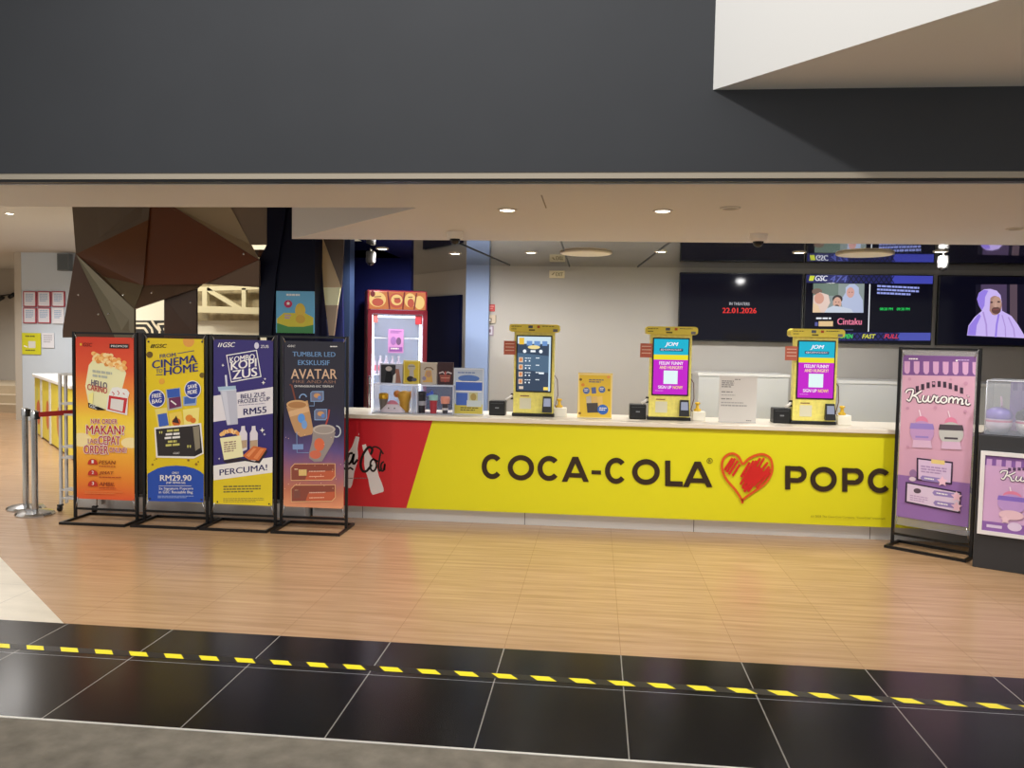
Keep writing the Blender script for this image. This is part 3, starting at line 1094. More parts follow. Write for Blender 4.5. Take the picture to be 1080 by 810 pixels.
# two plain lidded cups with straws
for x, c1, c2 in ((208, (150, 128, 196), (190, 150, 196)), (405, (78, 70, 78), (190, 190, 186))):
    a.line([(x - 18, 490), (x + 2, 575)], 7, ink(240, 220, 230)).oval(x, 580, 42, 44, ink(218, 130, 160)).oval(x, 655, 82, 84, ink(*c2)).poly([(x - 76, 590), (x + 76, 590), (x + 84, 632), (x - 84, 632)], ink(*c1)).poly([(x - 60, 715), (x + 60, 715), (x + 68, 770), (x - 68, 770)], ink(214, 180, 206)).line([(x - 45, 690), (x + 45, 690)], 14, ink(*c1))
a.part('printed_cups', sh)
a.crop(930, 470, 5.79)
a.poly([(205, 88), (415, 102), (408, 244), (204, 230)], ink(56, 40, 66)).poly([(215, 98), (406, 112), (400, 234), (214, 222)], ink(214, 190, 220)).rect(290, 92, 368, 118, ink(230, 206, 130), 0.07).scribble(230, 135, 380, 185, ink(170, 140, 186), 3, 4, 0.06)
a.poly([(140, 245), (460, 286), (452, 420), (134, 376)], ink(56, 40, 66)).poly([(150, 255), (452, 295), (444, 410), (145, 368)], ink(220, 200, 224)).scribble(165, 325, 270, 365, ink(190, 160, 200), 3, 4, 0.1).oval(208, 298, 22, 16, ink(90, 76, 90))
for x0, y, x1 in ((225, 216, 340), (295, 305, 420), (300, 368, 420)):
    a.poly([(x0 + 12, y - 18), (x1, y - 8), (x1, y + 22), (x0 + 12, y + 14), (x0, y - 2)], ink(150, 130, 190)).scribble(x0 + 24, y - 6, x1 - 20, y + 8, W_, 1, 4, 0.1).star(x1 + 14, y + 12, 34, ink(240, 196, 214))
a.oval(184, 190, 22, 26, ink(150, 116, 160)).oval(180, 225, 20, 14, ink(220, 200, 214))
a.part('printed_panels', sh)

# ------------------------------------------------------------------ the counter
CX0, CX1, CY = -2.575, 4.6, 7.18
CZ = 0.965
ct = thing('service_counter', 'long yellow and red service counter with a cream top', 'counter', (0, CY, 0))
b = MB()
b.box(CX0, CX1, 0.012, 0.6, 0.12, 0.928, mat((222, 216, 22), 0.35))
b.build('front_panel', ct)
b = MB()
b.box(CX0, CX1, -0.03, 0.7, 0.928, CZ, mat((226, 216, 198), 0.3), 0.004)
b.build('countertop', ct)
b = MB()
b.box(CX0, CX1, 0.07, 0.58, 0.0, 0.12, KICK)
b.build('kick_plate', ct)
for x in (-2.1, -0.6, 0.9, 2.4, 3.9):
    b = MB()
    b.box(x - 0.003, x + 0.003, 0.0685, 0.0695, 0.0, 0.12, mat((90, 88, 84), 0.5))
    b.build('kick_seam', ct)
# print on the front panel: its corners where the built panel itself stands
pz0, pz1 = 0.12, 0.928


def proj(p):
    d = Vector(p) - CAM
    return 540 + FPX * d.dot(CR) / d.dot(CF), 405 - FPX * d.dot(CU) / d.dot(CF)


FYc = CY + 0.012
a = Art([proj((CX0, FYc, pz1)), proj((CX1, FYc, pz1)), proj((CX1, FYc, pz0)), proj((CX0, FYc, pz0))], (CX0, 0.012, pz1), (CX1 - CX0, 0, 0), (0, 0, pz0 - pz1), lift=0.0015, step=0.00025)
CRED = mat((200, 34, 42), 0.35)
a.poly([(330, 430), (456.5, 430), (428.5, 540), (330, 540)], CRED)
a.part('red_panel', ct, 'red end panel with white bottles')
a.crop(360, 430, 3.6)
WB, INK = ink(226, 220, 216), ink(34, 28, 26)
# two leaning bottles
def bottle(x0, y0, x1, y1, w):
    ax = Vector((x1 - x0, y1 - y0))
    n = Vector((-ax.y, ax.x)).normalized()
    prof = [(0, .3), (.05, .3), (.06, .34), (.1, .33), (.22, .42), (.36, .78), (.5, .92), (.6, .86), (.68, .84), (.8, .96), (.93, 1.0), (.985, .92), (1, .78)]
    pts = [Vector((x0, y0)) + ax * t_ + n * (w * r) for t_, r in prof] + [Vector((x0, y0)) + ax * t_ - n * (w * r) for t_, r in reversed(prof)]
    a.poly([tuple(q_) for q_ in pts], WB)


bottle(62, 110, 12, 300, 26)
bottle(86, 140, 140, 325, 25)
a.line([(66, 104), (67, 97)], 2.5, WB)
a.part('printed_bottles', ct)
def curve(pts, w, m, n=10):
    out = []
    P_ = [Vector(p) for p in pts]
    for i in range(len(P_) - 1):
        p0, p1, p2, p3 = P_[max(i - 1, 0)], P_[i], P_[i + 1], P_[min(i + 2, len(P_) - 1)]
        for k in range(n):
            t_ = k / n
            out.append(tuple(0.5 * ((2 * p1) + (p2 - p0) * t_ + (2 * p0 - 5 * p1 + 4 * p2 - p3) * t_ ** 2 + (3 * p1 - p0 - 3 * p2 + p3) * t_ ** 3)))
    out.append(tuple(P_[-1]))
    a.line(out, w, m)


# flowing script: C o c a - C o l a
curve([(-60, 190), (-52, 178), (-66, 182), (-78, 205), (-76, 230), (-60, 236), (-44, 222)], 7.2, INK)
curve([(-30, 196), (-44, 208), (-44, 230), (-32, 230), (-24, 210), (-30, 196), (-16, 200)], 7.2, INK)
curve([(4, 186), (-8, 192), (-10, 216), (0, 222), (12, 208)], 7.2, INK)
curve([(44, 172), (30, 176), (22, 200), (28, 214), (40, 200), (48, 176), (44, 206), (50, 212), (62, 196)], 8.7, INK)
curve([(8, 226), (20, 236), (34, 228), (46, 236)], 6.5, INK)
curve([(112, 178), (118, 158), (104, 150), (84, 176), (74, 212), (80, 238), (96, 240), (116, 216)], 9.4, INK)
curve([(114, 154), (128, 148), (146, 156), (160, 176)], 5.8, INK)
curve([(124, 192), (112, 206), (112, 232), (124, 240), (134, 222), (130, 200), (122, 196), (140, 204)], 7.2, INK)
curve([(152, 160), (146, 190), (142, 222), (146, 240), (154, 228)], 6.5, INK)
curve([(162, 204), (152, 214), (152, 236), (160, 238), (166, 214), (164, 238)], 6.5, INK)
a.scribble(20, 266, 120, 272, ink(150, 110, 110), 1, 7)
a.part('script_lettering', ct)
# bold round-cornered capitals
BR = ink(54, 40, 26)
def cap_C(x0, y0, x1, y1, w):
    a.ring((x0 + x1) / 2 + 1, (y0 + y1) / 2, (x1 - x0) / 2 + 1, (y1 - y0) / 2 + .5, w, BR, 0.72, 2 * PI - 0.72)
def cap_O(x0, y0, x1, y1, w):
    a.ring((x0 + x1) / 2, (y0 + y1) / 2, (x1 - x0) / 2, (y1 - y0) / 2 + .5, w, BR)
def cap_L(x0, y0, x1, y1, w):
    a.rect(x0, y0, x0 + w, y1, BR).rect(x0, y1 - w, x1, y1, BR, 0.04)
def cap_A(x0, y0, x1, y1, w):
    m_ = (x0 + x1) / 2
    a.poly([(m_ - w * .55, y0), (m_ + w * .55, y0), (x0 + w * 1.05, y1), (x0, y1 - .5)], BR).poly([(m_ - w * .55, y0), (m_ + w * .55, y0), (x1, y1 + .5), (x1 - w * 1.05, y1)], BR)
    h_ = y1 - y0
    a.rect(m_ - (x1 - x0) * .27, y1 - h_ * .36, m_ + (x1 - x0) * .27, y1 - h_ * .36 + w * .85, BR, 0.035)
def cap_P(x0, y0, x1, y1, w, leg=False):
    h_ = y1 - y0
    a.rect(x0, y0, x0 + w, y1, BR)
    r_ = h_ * .35
    cx_ = x1 - r_
    yb = y0 + 2 * r_
    a.rect(x0, y0, cx_, y0 + w * .9, BR, .03).rect(x0, yb - w * .9, cx_, yb, BR, .03)
    a.ring(cx_, y0 + r_ + .5, r_, r_, w, BR, -PI / 2, PI / 2, 24)
    if leg:
        a.poly([(cx_ - w * .6, yb - 1), (cx_ + w * .6, yb - 1), (x1 + 2, y1 + .5), (x1 + 2 - w * 1.15, y1 + .5)], BR)
def cap_N(x0, y0, x1, y1, w):
    a.rect(x0, y0, x0 + w, y1, BR).rect(x1 - w, y0, x1, y1, BR).poly([(x0, y0), (x0 + w, y0), (x1, y1), (x1 - w, y1)], BR)


cap_C(533, 176, 612, 270, 19)
cap_O(632, 180, 732, 275, 19)
cap_C(745, 183, 830, 277, 19)
cap_A(837, 186, 940, 281, 20)
a.rect(950, 237, 986, 252, BR, 0.04)
cap_C(1001, 190, 1084, 288, 19)
a.crop(650, 430, 3.6)
cap_O(60, 195, 165, 292, 20)
cap_L(185, 200, 252, 297, 20)
cap_A(252, 204, 365, 301, 21)
a.ring(354, 201, 11, 11, 2, BR).text('R', 350, 195, 359, 207, BR, 0.03)
cap_P(640, 220, 722, 310, 20)
cap_O(735, 224, 836, 318, 20)
cap_P(856, 228, 938, 318, 20)
cap_C(953, 230, 1043, 323, 20)
cap_O(1056, 235, 1160, 330, 20)
cap_P(1180, 238, 1262, 334, 20, True)
cap_N(1282, 242, 1372, 338, 20)
a.text('(c) 2025 The Coca-Cola Company. "Coca-Cola" trademark', 738, 406, 1020, 416, ink(110, 98, 30), 0.0, 0.035)
a.part('lettering', ct)
HR, HO = ink(206, 38, 34), ink(214, 84, 32)
heart = [(478, 362), (474, 346), (452, 312), (418, 272), (402, 236), (402, 204), (416, 182), (440, 173), (462, 184), (474, 206), (482, 212), (500, 194), (528, 180), (556, 176), (582, 190), (591, 220), (586, 254), (562, 288), (524, 316), (494, 336), (476, 352)]
a.poly([(482, 252), (510, 226), (545, 222), (560, 246), (540, 278), (500, 292), (484, 280)], HR)
curve(heart, 9, HO, 6)
for pts in ([(410, 236), (440, 190)], [(418, 244), (450, 192)], [(426, 252), (460, 200)], [(440, 258), (468, 214)], [(478, 300), (545, 190)], [(486, 310), (560, 190)], [(484, 318), (574, 206)], [(500, 312), (580, 222)], [(530, 304), (582, 246)], [(470, 290), (520, 200)], [(472, 262), (505, 206)], [(478, 306), (530, 200)], [(520, 296), (584, 232)], [(498, 318), (512, 300)]):
    curve(pts, 9, HR, 3)
a.part('printed_heart', ct)

# ------------------------------------------------------------------ ordering kiosks
KY = 7.42
YEL = mat((238, 226, 118), 0.4, var=0.1, vscale=30)
def make_kiosk(loc, rz, label):
    """floor at the counter top; front face at y=0"""
    t = thing('ordering_kiosk', label, 'kiosk', loc, rz, 'self-order kiosks on the counter')
    b = MB()
    b.box(-0.185, 0.185, 0.0, 0.10, 0.03, 0.78, YEL, 0.008)
    b.build('body', t)
    b = MB()
    n = 8
    pts = []
    for cx_, cz_, a0 in ((0.2, 0.795, -PI / 2), (0.2, 0.823, 0), (-0.2, 0.823, PI / 2), (-0.2, 0.795, PI)):
        for k in range(5):
            aa = a0 + PI / 2 * k / 4
            pts.append((cx_ + 0.03 * math.cos(aa), -0.03, cz_ + 0.022 * math.sin(aa)))
    b.prism(pts, (0, 0.15, 0), mat((232, 214, 76), 0.4))
    hd = b.build('header', t)
    ah = Art([(0, 0), (460, 0), (460, 72), (0, 72)], (-0.23, -0.0302, 0.845), (0.46, 0, 0), (0, 0, -0.072))
    ah.scribble(20, 18, 135, 30, ink(110, 100, 40), 1, 4).scribble(20, 42, 80, 54, ink(110, 100, 40), 1, 3).rect(175, 12, 215, 36, ink(90, 96, 110)).rect(255, 12, 280, 34, ink(190, 90, 40)).scribble(300, 14, 440, 26, ink(120, 110, 50), 1, 5).rect(180, 46, 235, 60, ink(110, 100, 40)).rect(400, 42, 440, 66, ink(120, 120, 126))
    ah.part('lettering', hd)
    b = MB()
    b.box(-0.163, 0.163, -0.012, 0.004, 0.225, 0.745, BLACK, 0.004)
    b.build('screen_bezel', t)
    b = MB()
    b.box(-0.195, 0.195, 0.0, 0.13, 0.0, 0.03, BLACK, 0.004)
    b.build('foot', t)
    b = MB()
    b.box(-0.125, -0.02, -0.004, 0.004, 0.07, 0.17, mat((222, 218, 190), 0.4))
    b.box(-0.12, -0.04, -0.003, 0.003, 0.185, 0.193, mat((130, 60, 60), 0.4))
    b.build('reader_plate', t)
    b = MB()
    vs = [(0.085, -0.012, 0.05), (0.175, -0.012, 0.05), (0.175, -0.055, 0.045), (0.085, -0.055, 0.045), (0.09, -0.012, 0.19), (0.17, -0.012, 0.19), (0.168, -0.03, 0.188), (0.092, -0.03, 0.188)]
    b.faces(vs, [(0, 1, 2, 3), (4, 5, 6, 7), (0, 1, 5, 4), (3, 2, 6, 7), (0, 3, 7, 4), (1, 2, 6, 5)], BLACK)
    b.box(0.11, 0.15, -0.012, 0.002, 0.08, 0.16, BLACK)
    ctm = b.build('card_terminal', t)
    b = MB()
    vs = [(0.098, -0.05, 0.1), (0.162, -0.05, 0.1), (0.16, -0.0355, 0.172), (0.1, -0.0355, 0.172)]
    b.faces(vs, [(0, 1, 2, 3)], glow(190, 196, 220, 0.6))
    b.build('terminal_screen', ctm)
    b = MB()
    b.box(-0.275, -0.168, -0.04, -0.034, 0.565, 0.69, mat((190, 96, 72), 0.5))
    for z in (0.66, 0.63, 0.60):
        b.box(-0.262, -0.18, -0.0408, -0.0402, z, z + 0.008, mat((226, 190, 170), 0.5))
    b.build('notice_card', t, 'small orange notice card clipped to the left edge')
    b = MB()
    b.tube([(-0.185, 0.05, 0.2), (-0.215, 0.0, 0.17), (-0.25, 0.0, 0.15)], 0.012, mat((216, 212, 206), 0.4))
    for z in (0.16, 0.2):
        b.box(-0.21, -0.185, 0.02, 0.05, z - 0.008, z + 0.008, BLACK)
    b.build('cable', t)
    b = MB()
    b.tube([(0.19, 0.06, 0.38), (0.215, 0.05, 0.34), (0.222, 0.05, 0.2), (0.2, 0.06, 0.1), (0.23, 0.04, 0.06)], 0.004, mat((90, 50, 44), 0.5), seg=6)
    b.build('cord', t)
    return t


def kiosk_screen(t, base, arts):
    b = MB()
    b.box(-0.152, 0.152, -0.0135, -0.0118, 0.237, 0.733, base)
    s = b.build('display', t)
    a_ = Art([(0, 0), (304, 0), (304, 496), (0, 496)], (-0.152, -0.0136, 0.733), (0.304, 0, 0), (0, 0, -0.496))
    arts(a_)
    a_.part('screen_graphics', s)


def promo(a_):
    CY_, YE, MG, W2 = glow(20, 178, 206, 1.0), glow(236, 222, 40, 1.0), glow(196, 30, 200, 1.0), glow(250, 240, 250, 1.0)
    a_.rect(0, 0, 304, 140, CY_).rect(0, 140, 304, 185, YE).rect(0, 185, 304, 496, MG)
    a_.text('JOM', 95, 28, 215, 72, W2, 0.06, 0, 0.3).rect(50, 84, 256, 108, glow(16, 60, 96, 1)).text('@GENGGSC', 58, 88, 248, 104, W2, 0.04)
    a_.text("FEELIN' FUNNY", 50, 200, 262, 230, W2, 0.05).text('AND HUNGRY?', 54, 240, 258, 268, glow(252, 220, 170, 1), 0.05)
    a_.rect(92, 282, 216, 402, glow(226, 246, 246, 1)).text('SIGN UP ', 46, 418, 165, 446, W2, 0.05).text('NOW!', 176, 418, 262, 446, glow(250, 214, 120, 1), 0.05).scribble(20, 462, 110, 472, glow(230, 150, 230, 1), 1, 5)


def menu(a_):
    D_, L_, B_, W2 = glow(34, 54, 84, 0.9), glow(196, 222, 240, 1.0), glow(58, 74, 96, 0.9), glow(236, 244, 250, 1.1)
    a_.rect(0, 0, 304, 66, glow(206, 226, 236, 1.0)).rect(0, 66, 304, 496, B_).poly([(0, 150), (304, 176), (304, 330), (0, 296)], glow(84, 112, 138, 0.9)).rect(288, 66, 304, 496, L_)
    a_.rect(14, 12, 60, 72, glow(236, 190, 60, 1)).rect(84, 40, 134, 82, glow(110, 150, 206, 1)).rect(152, 40, 206, 82, glow(110, 150, 206, 1)).rect(226, 40, 272, 82, glow(110, 150, 206, 1))
    a_.oval(150, 96, 56, 18, glow(240, 220, 150, 1)).oval(66, 134, 16, 16, W2).oval(214, 134, 16, 16, W2).rect(120, 124, 165, 142, W2)
    for k in range(4):
        y = 190 + 66 * k
        a_.rect(14, y, 52, y + 46, glow(226, 200, 170, 1)).oval(33, y + 22, 13, 16, glow(214, 130, 80, 1)).scribble(70, y + 4, 140, y + 16, W2, 1, 3).rect(72, y + 26, 84, y + 38, W2).rect(106, y + 26, 118, y + 38, W2).scribble(170, y, 214, y + 14, W2, 1, 2)
    a_.rect(200, 324, 246, 340, W2).rect(244, 458, 286, 486, glow(250, 214, 100, 1.1)).rect(20, 455, 60, 480, glow(220, 200, 180, 1))


def on_counter(px, py, Y=KY):
    p_ = at(px, py, Y)
    return Vector((p_.x, Y, CZ))


k1 = make_kiosk(on_counter(562, 440), 0, 'yellow self-order kiosk showing a dark food menu, beside the yellow easel card')
kiosk_screen(k1, BLACK, menu)
k2 = make_kiosk(on_counter(705.5, 444), 0, 'yellow kiosk with a pink and cyan screen, just left of the white paper notice')
kiosk_screen(k2, BLACK, promo)
k3 = dup(k2, on_counter(858, 448), 'yellow self-order kiosk with a pink and cyan screen, nearest the lilac striped stand')

def make_printer(loc, label):
    t = thing('receipt_printer', label, 'printer', loc, 0, 'receipt printers beside the kiosks')
    b = MB()
    b.box(-0.075, 0.075, 0, 0.14, 0, 0.135, BLACK, 0.008)
    b.build('body', t)
    b = MB()
    b.box(-0.06, 0.06, -0.002, 0.001, 0.108, 0.114, mat((70, 70, 72), 0.4))
    b.build('paper_slot', t)
    b = MB()
    b.box(-0.018, 0.018, -0.0015, 0.001, 0.064, 0.076, mat((130, 132, 136), 0.4))
    b.build('badge', t)
    return t


p1 = make_printer(on_counter(524, 438, 7.44), 'small black receipt printer left of the kiosk showing a dark menu')
p2 = dup(p1, on_counter(672.5, 445, 7.44), 'small black receipt printer just right of the yellow easel card')
p3 = dup(p1, on_counter(824.5, 449, 7.44), 'small black receipt printer between the white paper notice and the kiosk nearest the lilac stand')

def make_tub(loc, label):
    t = thing('dispenser_box', label, 'box', loc, 0, 'white counter boxes beside the kiosks')
    b = MB()
    b.box(-0.058, 0.058, 0, 0.1, 0, 0.085, mat((232, 228, 214), 0.45), 0.006)
    b.build('box', t)
    b = MB()
    b.lathe([(0.03, 0.086), (0.034, 0.1), (0.016, 0.112), (0.013, 0.145), (0.026, 0.152), (0.02, 0.166), (0.004, 0.168)], mat((224, 182, 40), 0.4), (-0.01, 0.05, 0), 14)
    b.build('pump', t, 'yellow pump top')
    return t


d1 = make_tub(on_counter(590.5, 440.5, 7.45), 'small white box with a yellow top, left of the yellow easel card')
d2 = dup(d1, on_counter(737, 447, 7.45), 'small white box with a yellow top, left of the white paper notice')
d3 = dup(d1, on_counter(890.5, 451, 7.45), 'small white box with a yellow top, nearest the lilac striped stand')

# easel card and paper notice
def stand_card(name, label, cat, x0, x1, z1, m, foot=True):
    t = thing(name, label, cat, ((x0 + x1) / 2, 7.4, CZ))
    w = (x1 - x0) / 2
    b = MB()
    b.box(-w, w, -0.004, 0.004, 0.004, z1 - CZ, m)
    sheet = b.build('card', t)
    b = MB()
    b.prism([(-w * 0.3, 0.005, 0.0), (-w * 0.3, 0.005, (z1 - CZ) * 0.8), (-w * 0.3, 0.13, 0.0)], (w * 0.6, 0, 0), m if foot else clear())
    b.build('easel_back', t)
    b = MB()
    b.box(-w, w, -0.012, 0.012, 0.0, 0.006, clear((230, 230, 230), 0.5))
    b.build('base_rail', t)
    return t, sheet, w, z1 - CZ


pA, pB = at(610, 393, 7.4), at(645, 441, 7.4)
t, sh, w, h = stand_card('easel_card', 'yellow standing card with blue round badges on the counter between two kiosks', 'sign', pA.x, pB.x, pA.z, ink(236, 200, 70))
a = Art([(593, 497), (784, 497), (776, 772), (586, 772)], (-w, -0.0041, h), (2 * w, 0, 0), (0, 0, -h))
a.frame(594, 505, 778, 768, 10, ink(250, 226, 150))
for x, y, r, c in ((606, 538, 8, (120, 90, 50)), (618, 570, 10, (232, 150, 70)), (762, 598, 7, (130, 100, 50)), (600, 742, 8, (150, 110, 50)), (760, 520, 9, (236, 160, 90))):
    a.oval(x, y, r, r, ink(*c), 10)
a.scribble(652, 535, 735, 560, ink(120, 116, 130), 2, 3)
for x, y in ((637, 605), (724, 596)):
    a.oval(x, y, 19, 20, ink(96, 120, 176)).scribble(x - 11, y - 10, x + 11, y + 8, W_, 2, 2)
a.poly([(664, 585), (690, 582), (692, 620), (668, 622)], ink(96, 110, 160))
for x, c in ((650, (200, 190, 170)), (682, (226, 190, 120)), (712, (236, 200, 110))):
    a.poly([(x - 14, 640), (x + 14, 634), (x + 16, 690), (x - 12, 694)], ink(*c))
a.poly([(638, 680), (700, 676), (704, 734), (642, 738)], ink(80, 76, 76)).oval(728, 716, 30, 30, ink(60, 110, 196)).scribble(708, 704, 750, 726, W_, 2, 3)
a.part('printed_picture', sh)
pA, pB = at(759, 396, 7.4), at(797, 447, 7.4)
t, sh, w, h = stand_card('paper_notice', 'white typed paper notice standing on the counter between two kiosks', 'sign', pA.x, pB.x, pA.z, mat((206, 202, 196), 0.5), False)
a = Art([(92, 80), (280, 80), (272, 332), (95, 332)], (-w, -0.0041, h), (2 * w, 0, 0), (0, 0, -h))
G_ = ink(128, 126, 124)
a.scribble(168, 98, 205, 107, G_, 1, 2).scribble(104, 108, 165, 150, G_, 4, 3).scribble(104, 168, 175, 178, G_, 1, 2).scribble(104, 186, 190, 194, ink(160, 158, 156), 1, 5).scribble(104, 206, 170, 216, G_, 1, 2).scribble(104, 240, 262, 254, ink(160, 158, 156), 1, 9).scribble(104, 226, 240, 236, ink(160, 158, 156), 1, 8).scribble(226, 318, 258, 326, G_, 1, 2)
a.part('lettering', sh)
pA, pB = at(478, 388, 7.36), at(509, 437, 7.36)
t, sh, w, h = stand_card('acrylic_sign', 'blue and yellow acrylic sign right of the clear toy shelf', 'sign', pA.x, pB.x, pA.z, mat((190, 204, 222), 0.2))
a = Art([(757, 138), (1003, 138), (1000, 518), (757, 518)], (-w, -0.0041, h), (2 * w, 0, 0), (0, 0, -h)).crop(0, 0, 1)
a.rect(757, 430, 1003, 518, ink(206, 190, 84)).oval(880, 222, 88, 28, ink(88, 124, 196)).rect(775, 245, 990, 320, ink(66, 102, 196)).line([(775, 248), (990, 248)], 8, W_).line([(775, 328), (985, 328)], 7, W_).rect(780, 340, 872, 440, ink(76, 108, 190)).rect(885, 335, 955, 420, ink(196, 196, 150)).oval(920, 372, 24, 30, ink(170, 150, 90)).rect(866, 400, 985, 450, ink(200, 210, 214)).scribble(790, 170, 970, 190, ink(120, 140, 190), 1, 5).scribble(815, 455, 965, 490, ink(120, 110, 60), 2, 4).frame(762, 145, 998, 512, 8, ink(216, 224, 236))
a.part('printed_picture', sh)

# ------------------------------------------------------------------ clear display shelf with merchandise
SY0, SY1 = 7.32, 7.56
s0, s1 = at(392, 437, SY0), at(478, 437, SY0)
sx0, sx1 = s0.x, s1.x
sz = at(435, 405.5, SY0).z
sm = at(437, 420, SY0).x
AC = clear((206, 220, 246), 0.2, 0.1)
ACE = clear((236, 242, 255), 0.5, 0.15)
sf = thing('display_shelf', 'clear acrylic two-bay shelf of souvenirs on the counter in front of the lit fridge', 'shelf', ((sx0 + sx1) / 2, (SY0 + SY1) / 2, CZ))
so = Vector(((sx0 + sx1) / 2, (SY0 + SY1) / 2, CZ))
def sbox(name, x0, x1, y0, y1, z0, z1, m):
    b = MB()
    b.box(x0 - so.x, x1 - so.x, y0 - so.y, y1 - so.y, z0 - so.z, z1 - so.z, m)
    return b.build(name, sf)
sbox('top_shelf', sx0, sx1, SY0, SY1, sz - 0.014, sz, ACE)
sbox('bottom_shelf', sx0, sx1, SY0, SY1, CZ, CZ + 0.008, ACE)
for x in (sx0, sm - 0.03, sm + 0.02, sx1 - 0.008):
    sbox('side_panel', x, x + 0.008, SY0, SY1, CZ + 0.008, sz - 0.014, ACE)
sbox('back_panel', sx0 + 0.008, sx1 - 0.008, SY1 - 0.006, SY1, CZ + 0.008, sz - 0.014, AC)

def sh_at(px, py, z, Y=7.42):
    p_ = at(px, py, Y)
    return Vector((p_.x, Y, z))
ZB = CZ + 0.0085
ZT = sz + 0.0005
def cup(name, label, cat, loc, prof, m, lid=None, mlid=None, band=None):
    t = thing(name, label, cat, loc)
    b = MB()
    b.lathe(prof, m, seg=18)
    b.build('cup', t)
    if lid:
        b = MB()
        b.lathe(lid, mlid, seg=18)
        b.build('lid', t)
    if band:
        b = MB()
        b.lathe(band[0], band[1], seg=18, cap=False)
        b.build('band', t)
    return t
cup('tumbler', 'dark tumbler with a gold lid in the left bay of the clear shelf', 'tumbler', sh_at(404.5, 433, ZB), [(0.032, 0), (0.042, 0.12)], mat((112, 104, 98), 0.3), [(0.045, 0.12), (0.046, 0.165), (0.03, 0.175), (0.006, 0.176)], mat((206, 160, 40), 0.25, 0.6))
cup('tumbler', 'black tumbler with a white label in the right bay of the clear shelf', 'tumbler', sh_at(444.5, 434, ZB), [(0.034, 0), (0.043, 0.17)], mat((34, 32, 40), 0.35), [(0.045, 0.17), (0.045, 0.19), (0.02, 0.2), (0.005, 0.2)], mat((30, 28, 36), 0.35), ([(0.0395, 0.07), (0.0415, 0.11)], mat((170, 170, 180), 0.4)))
cup('tumbler', 'red tumbler with a pale green lid in the right bay of the clear shelf', 'tumbler', sh_at(457, 435, ZB, 7.4), [(0.03, 0), (0.036, 0.12)], mat((176, 52, 66), 0.35), [(0.042, 0.12), (0.042, 0.165), (0.02, 0.17), (0.005, 0.171)], mat((150, 196, 190), 0.35))
cup('tumbler', 'black and white tumbler with a pink top in the right bay of the clear shelf', 'tumbler', sh_at(469.5, 434, ZB), [(0.026, 0), (0.03, 0.09)], mat((66, 60, 66), 0.4), [(0.04, 0.09), (0.046, 0.13), (0.042, 0.155), (0.01, 0.157)], mat((226, 150, 130), 0.4), ([(0.029, 0.03), (0.0305, 0.05)], mat((220, 214, 214), 0.4)))
# gold round-eared popcorn bucket
t = thing('popcorn_bucket', 'golden round-topped bucket in the left bay of the clear shelf', 'bucket', sh_at(426.5, 434, ZB, 7.46))
GO = mat((214, 164, 62), 0.35, 0.2)
b = MB()
b.lathe([(0.04, 0), (0.05, 0.03), (0.046, 0.09), (0.058, 0.12), (0.066, 0.155), (0.056, 0.185), (0.02, 0.197), (0.003, 0.198)], GO, seg=20)
b.build('body', t)
for s in (-1, 1):
    b = MB()
    b.ball((s * 0.07, 0, 0.165), 0.035, mat((196, 120, 50), 0.4), 1, 0.6, 1)
    b.build('knob', t)
# white soft toy with a pink top
t = thing('soft_toy', 'white pillow-shaped soft toy with a pink top in the left bay of the clear shelf', 'toy', sh_at(414, 436, ZB, 7.38))
b = MB()
b.lathe([(0.115, 0.0), (0.12, 0.012), (0.085, 0.045), (0.05, 0.08), (0.028, 0.1), (0.004, 0.108)], mat((226, 216, 228), 0.8), seg=20, sy=0.4)
b.build('body', t)
b = MB()
b.lathe([(0.056, 0.075), (0.046, 0.09), (0.03, 0.106), (0.004, 0.113)], mat((214, 130, 150), 0.8), seg=20, sy=0.42)
b.build('cap', t)
b = MB()
for s in (-1, 1):
    b.ball((s * 0.028, -0.04, 0.04), 0.006, BLACK, seg=8, rings=6)
b.build('eye', t)
# blue ribbon bows
t = thing('ribbon_bow', 'bright blue ribbon bow hung in the right bay of the clear shelf', 'bow', sh_at(450.5, 416, CZ + 0.14, 7.5))
b = MB()
for s in (-1, 1):
    b.faces([(0, 0, 0.03), (s * 0.05, -0.015, 0.075), (s * 0.06, 0.015, 0.045), (s * 0.045, 0, 0.01)], [(0, 1, 2), (0, 2, 3), (0, 3, 1), (1, 3, 2)], mat((80, 110, 226), 0.4))
b.build('loop', t)
b = MB()
b.ball((0, 0, 0.03), 0.014, mat((66, 96, 210), 0.4), seg=10, rings=7)
b.build('knot', t)
# cards on top of the shelf
def top_card(name, label, x0, y0, x1, y1, m, art, Y=7.42, quad=None):
    p0_, p1_ = at(x0, y0, Y), at(x1, y1, Y)
    t = thing(name, label, 'card', ((p0_.x + p1_.x) / 2, Y, ZT))
    w, h = (p1_.x - p0_.x) / 2, p0_.z - ZT
    b = MB()
    b.box(-w, w, -0.02, 0.02, 0, h, m, 0.002)
    s_ = b.build('card', t)
    a_ = Art([(0, 0), (100, 0), (100, 150), (0, 150)], (-w, -0.0205, h), (2 * w, 0, 0), (0, 0, -h))
    art(a_)
    a_.part('printed_picture', s_)
def art_bw(q_):
    q_.rect(6, 10, 70, 146, ink(60, 60, 66)).oval(40, 40, 14, 18, ink(206, 200, 196)).poly([(22, 146), (30, 62), (52, 62), (60, 146)], ink(30, 30, 34)).poly([(70, 40), (84, 40), (94, 146), (64, 146)], ink(170, 120, 104)).poly([(56, 146), (60, 90), (72, 70), (70, 146)], W_)
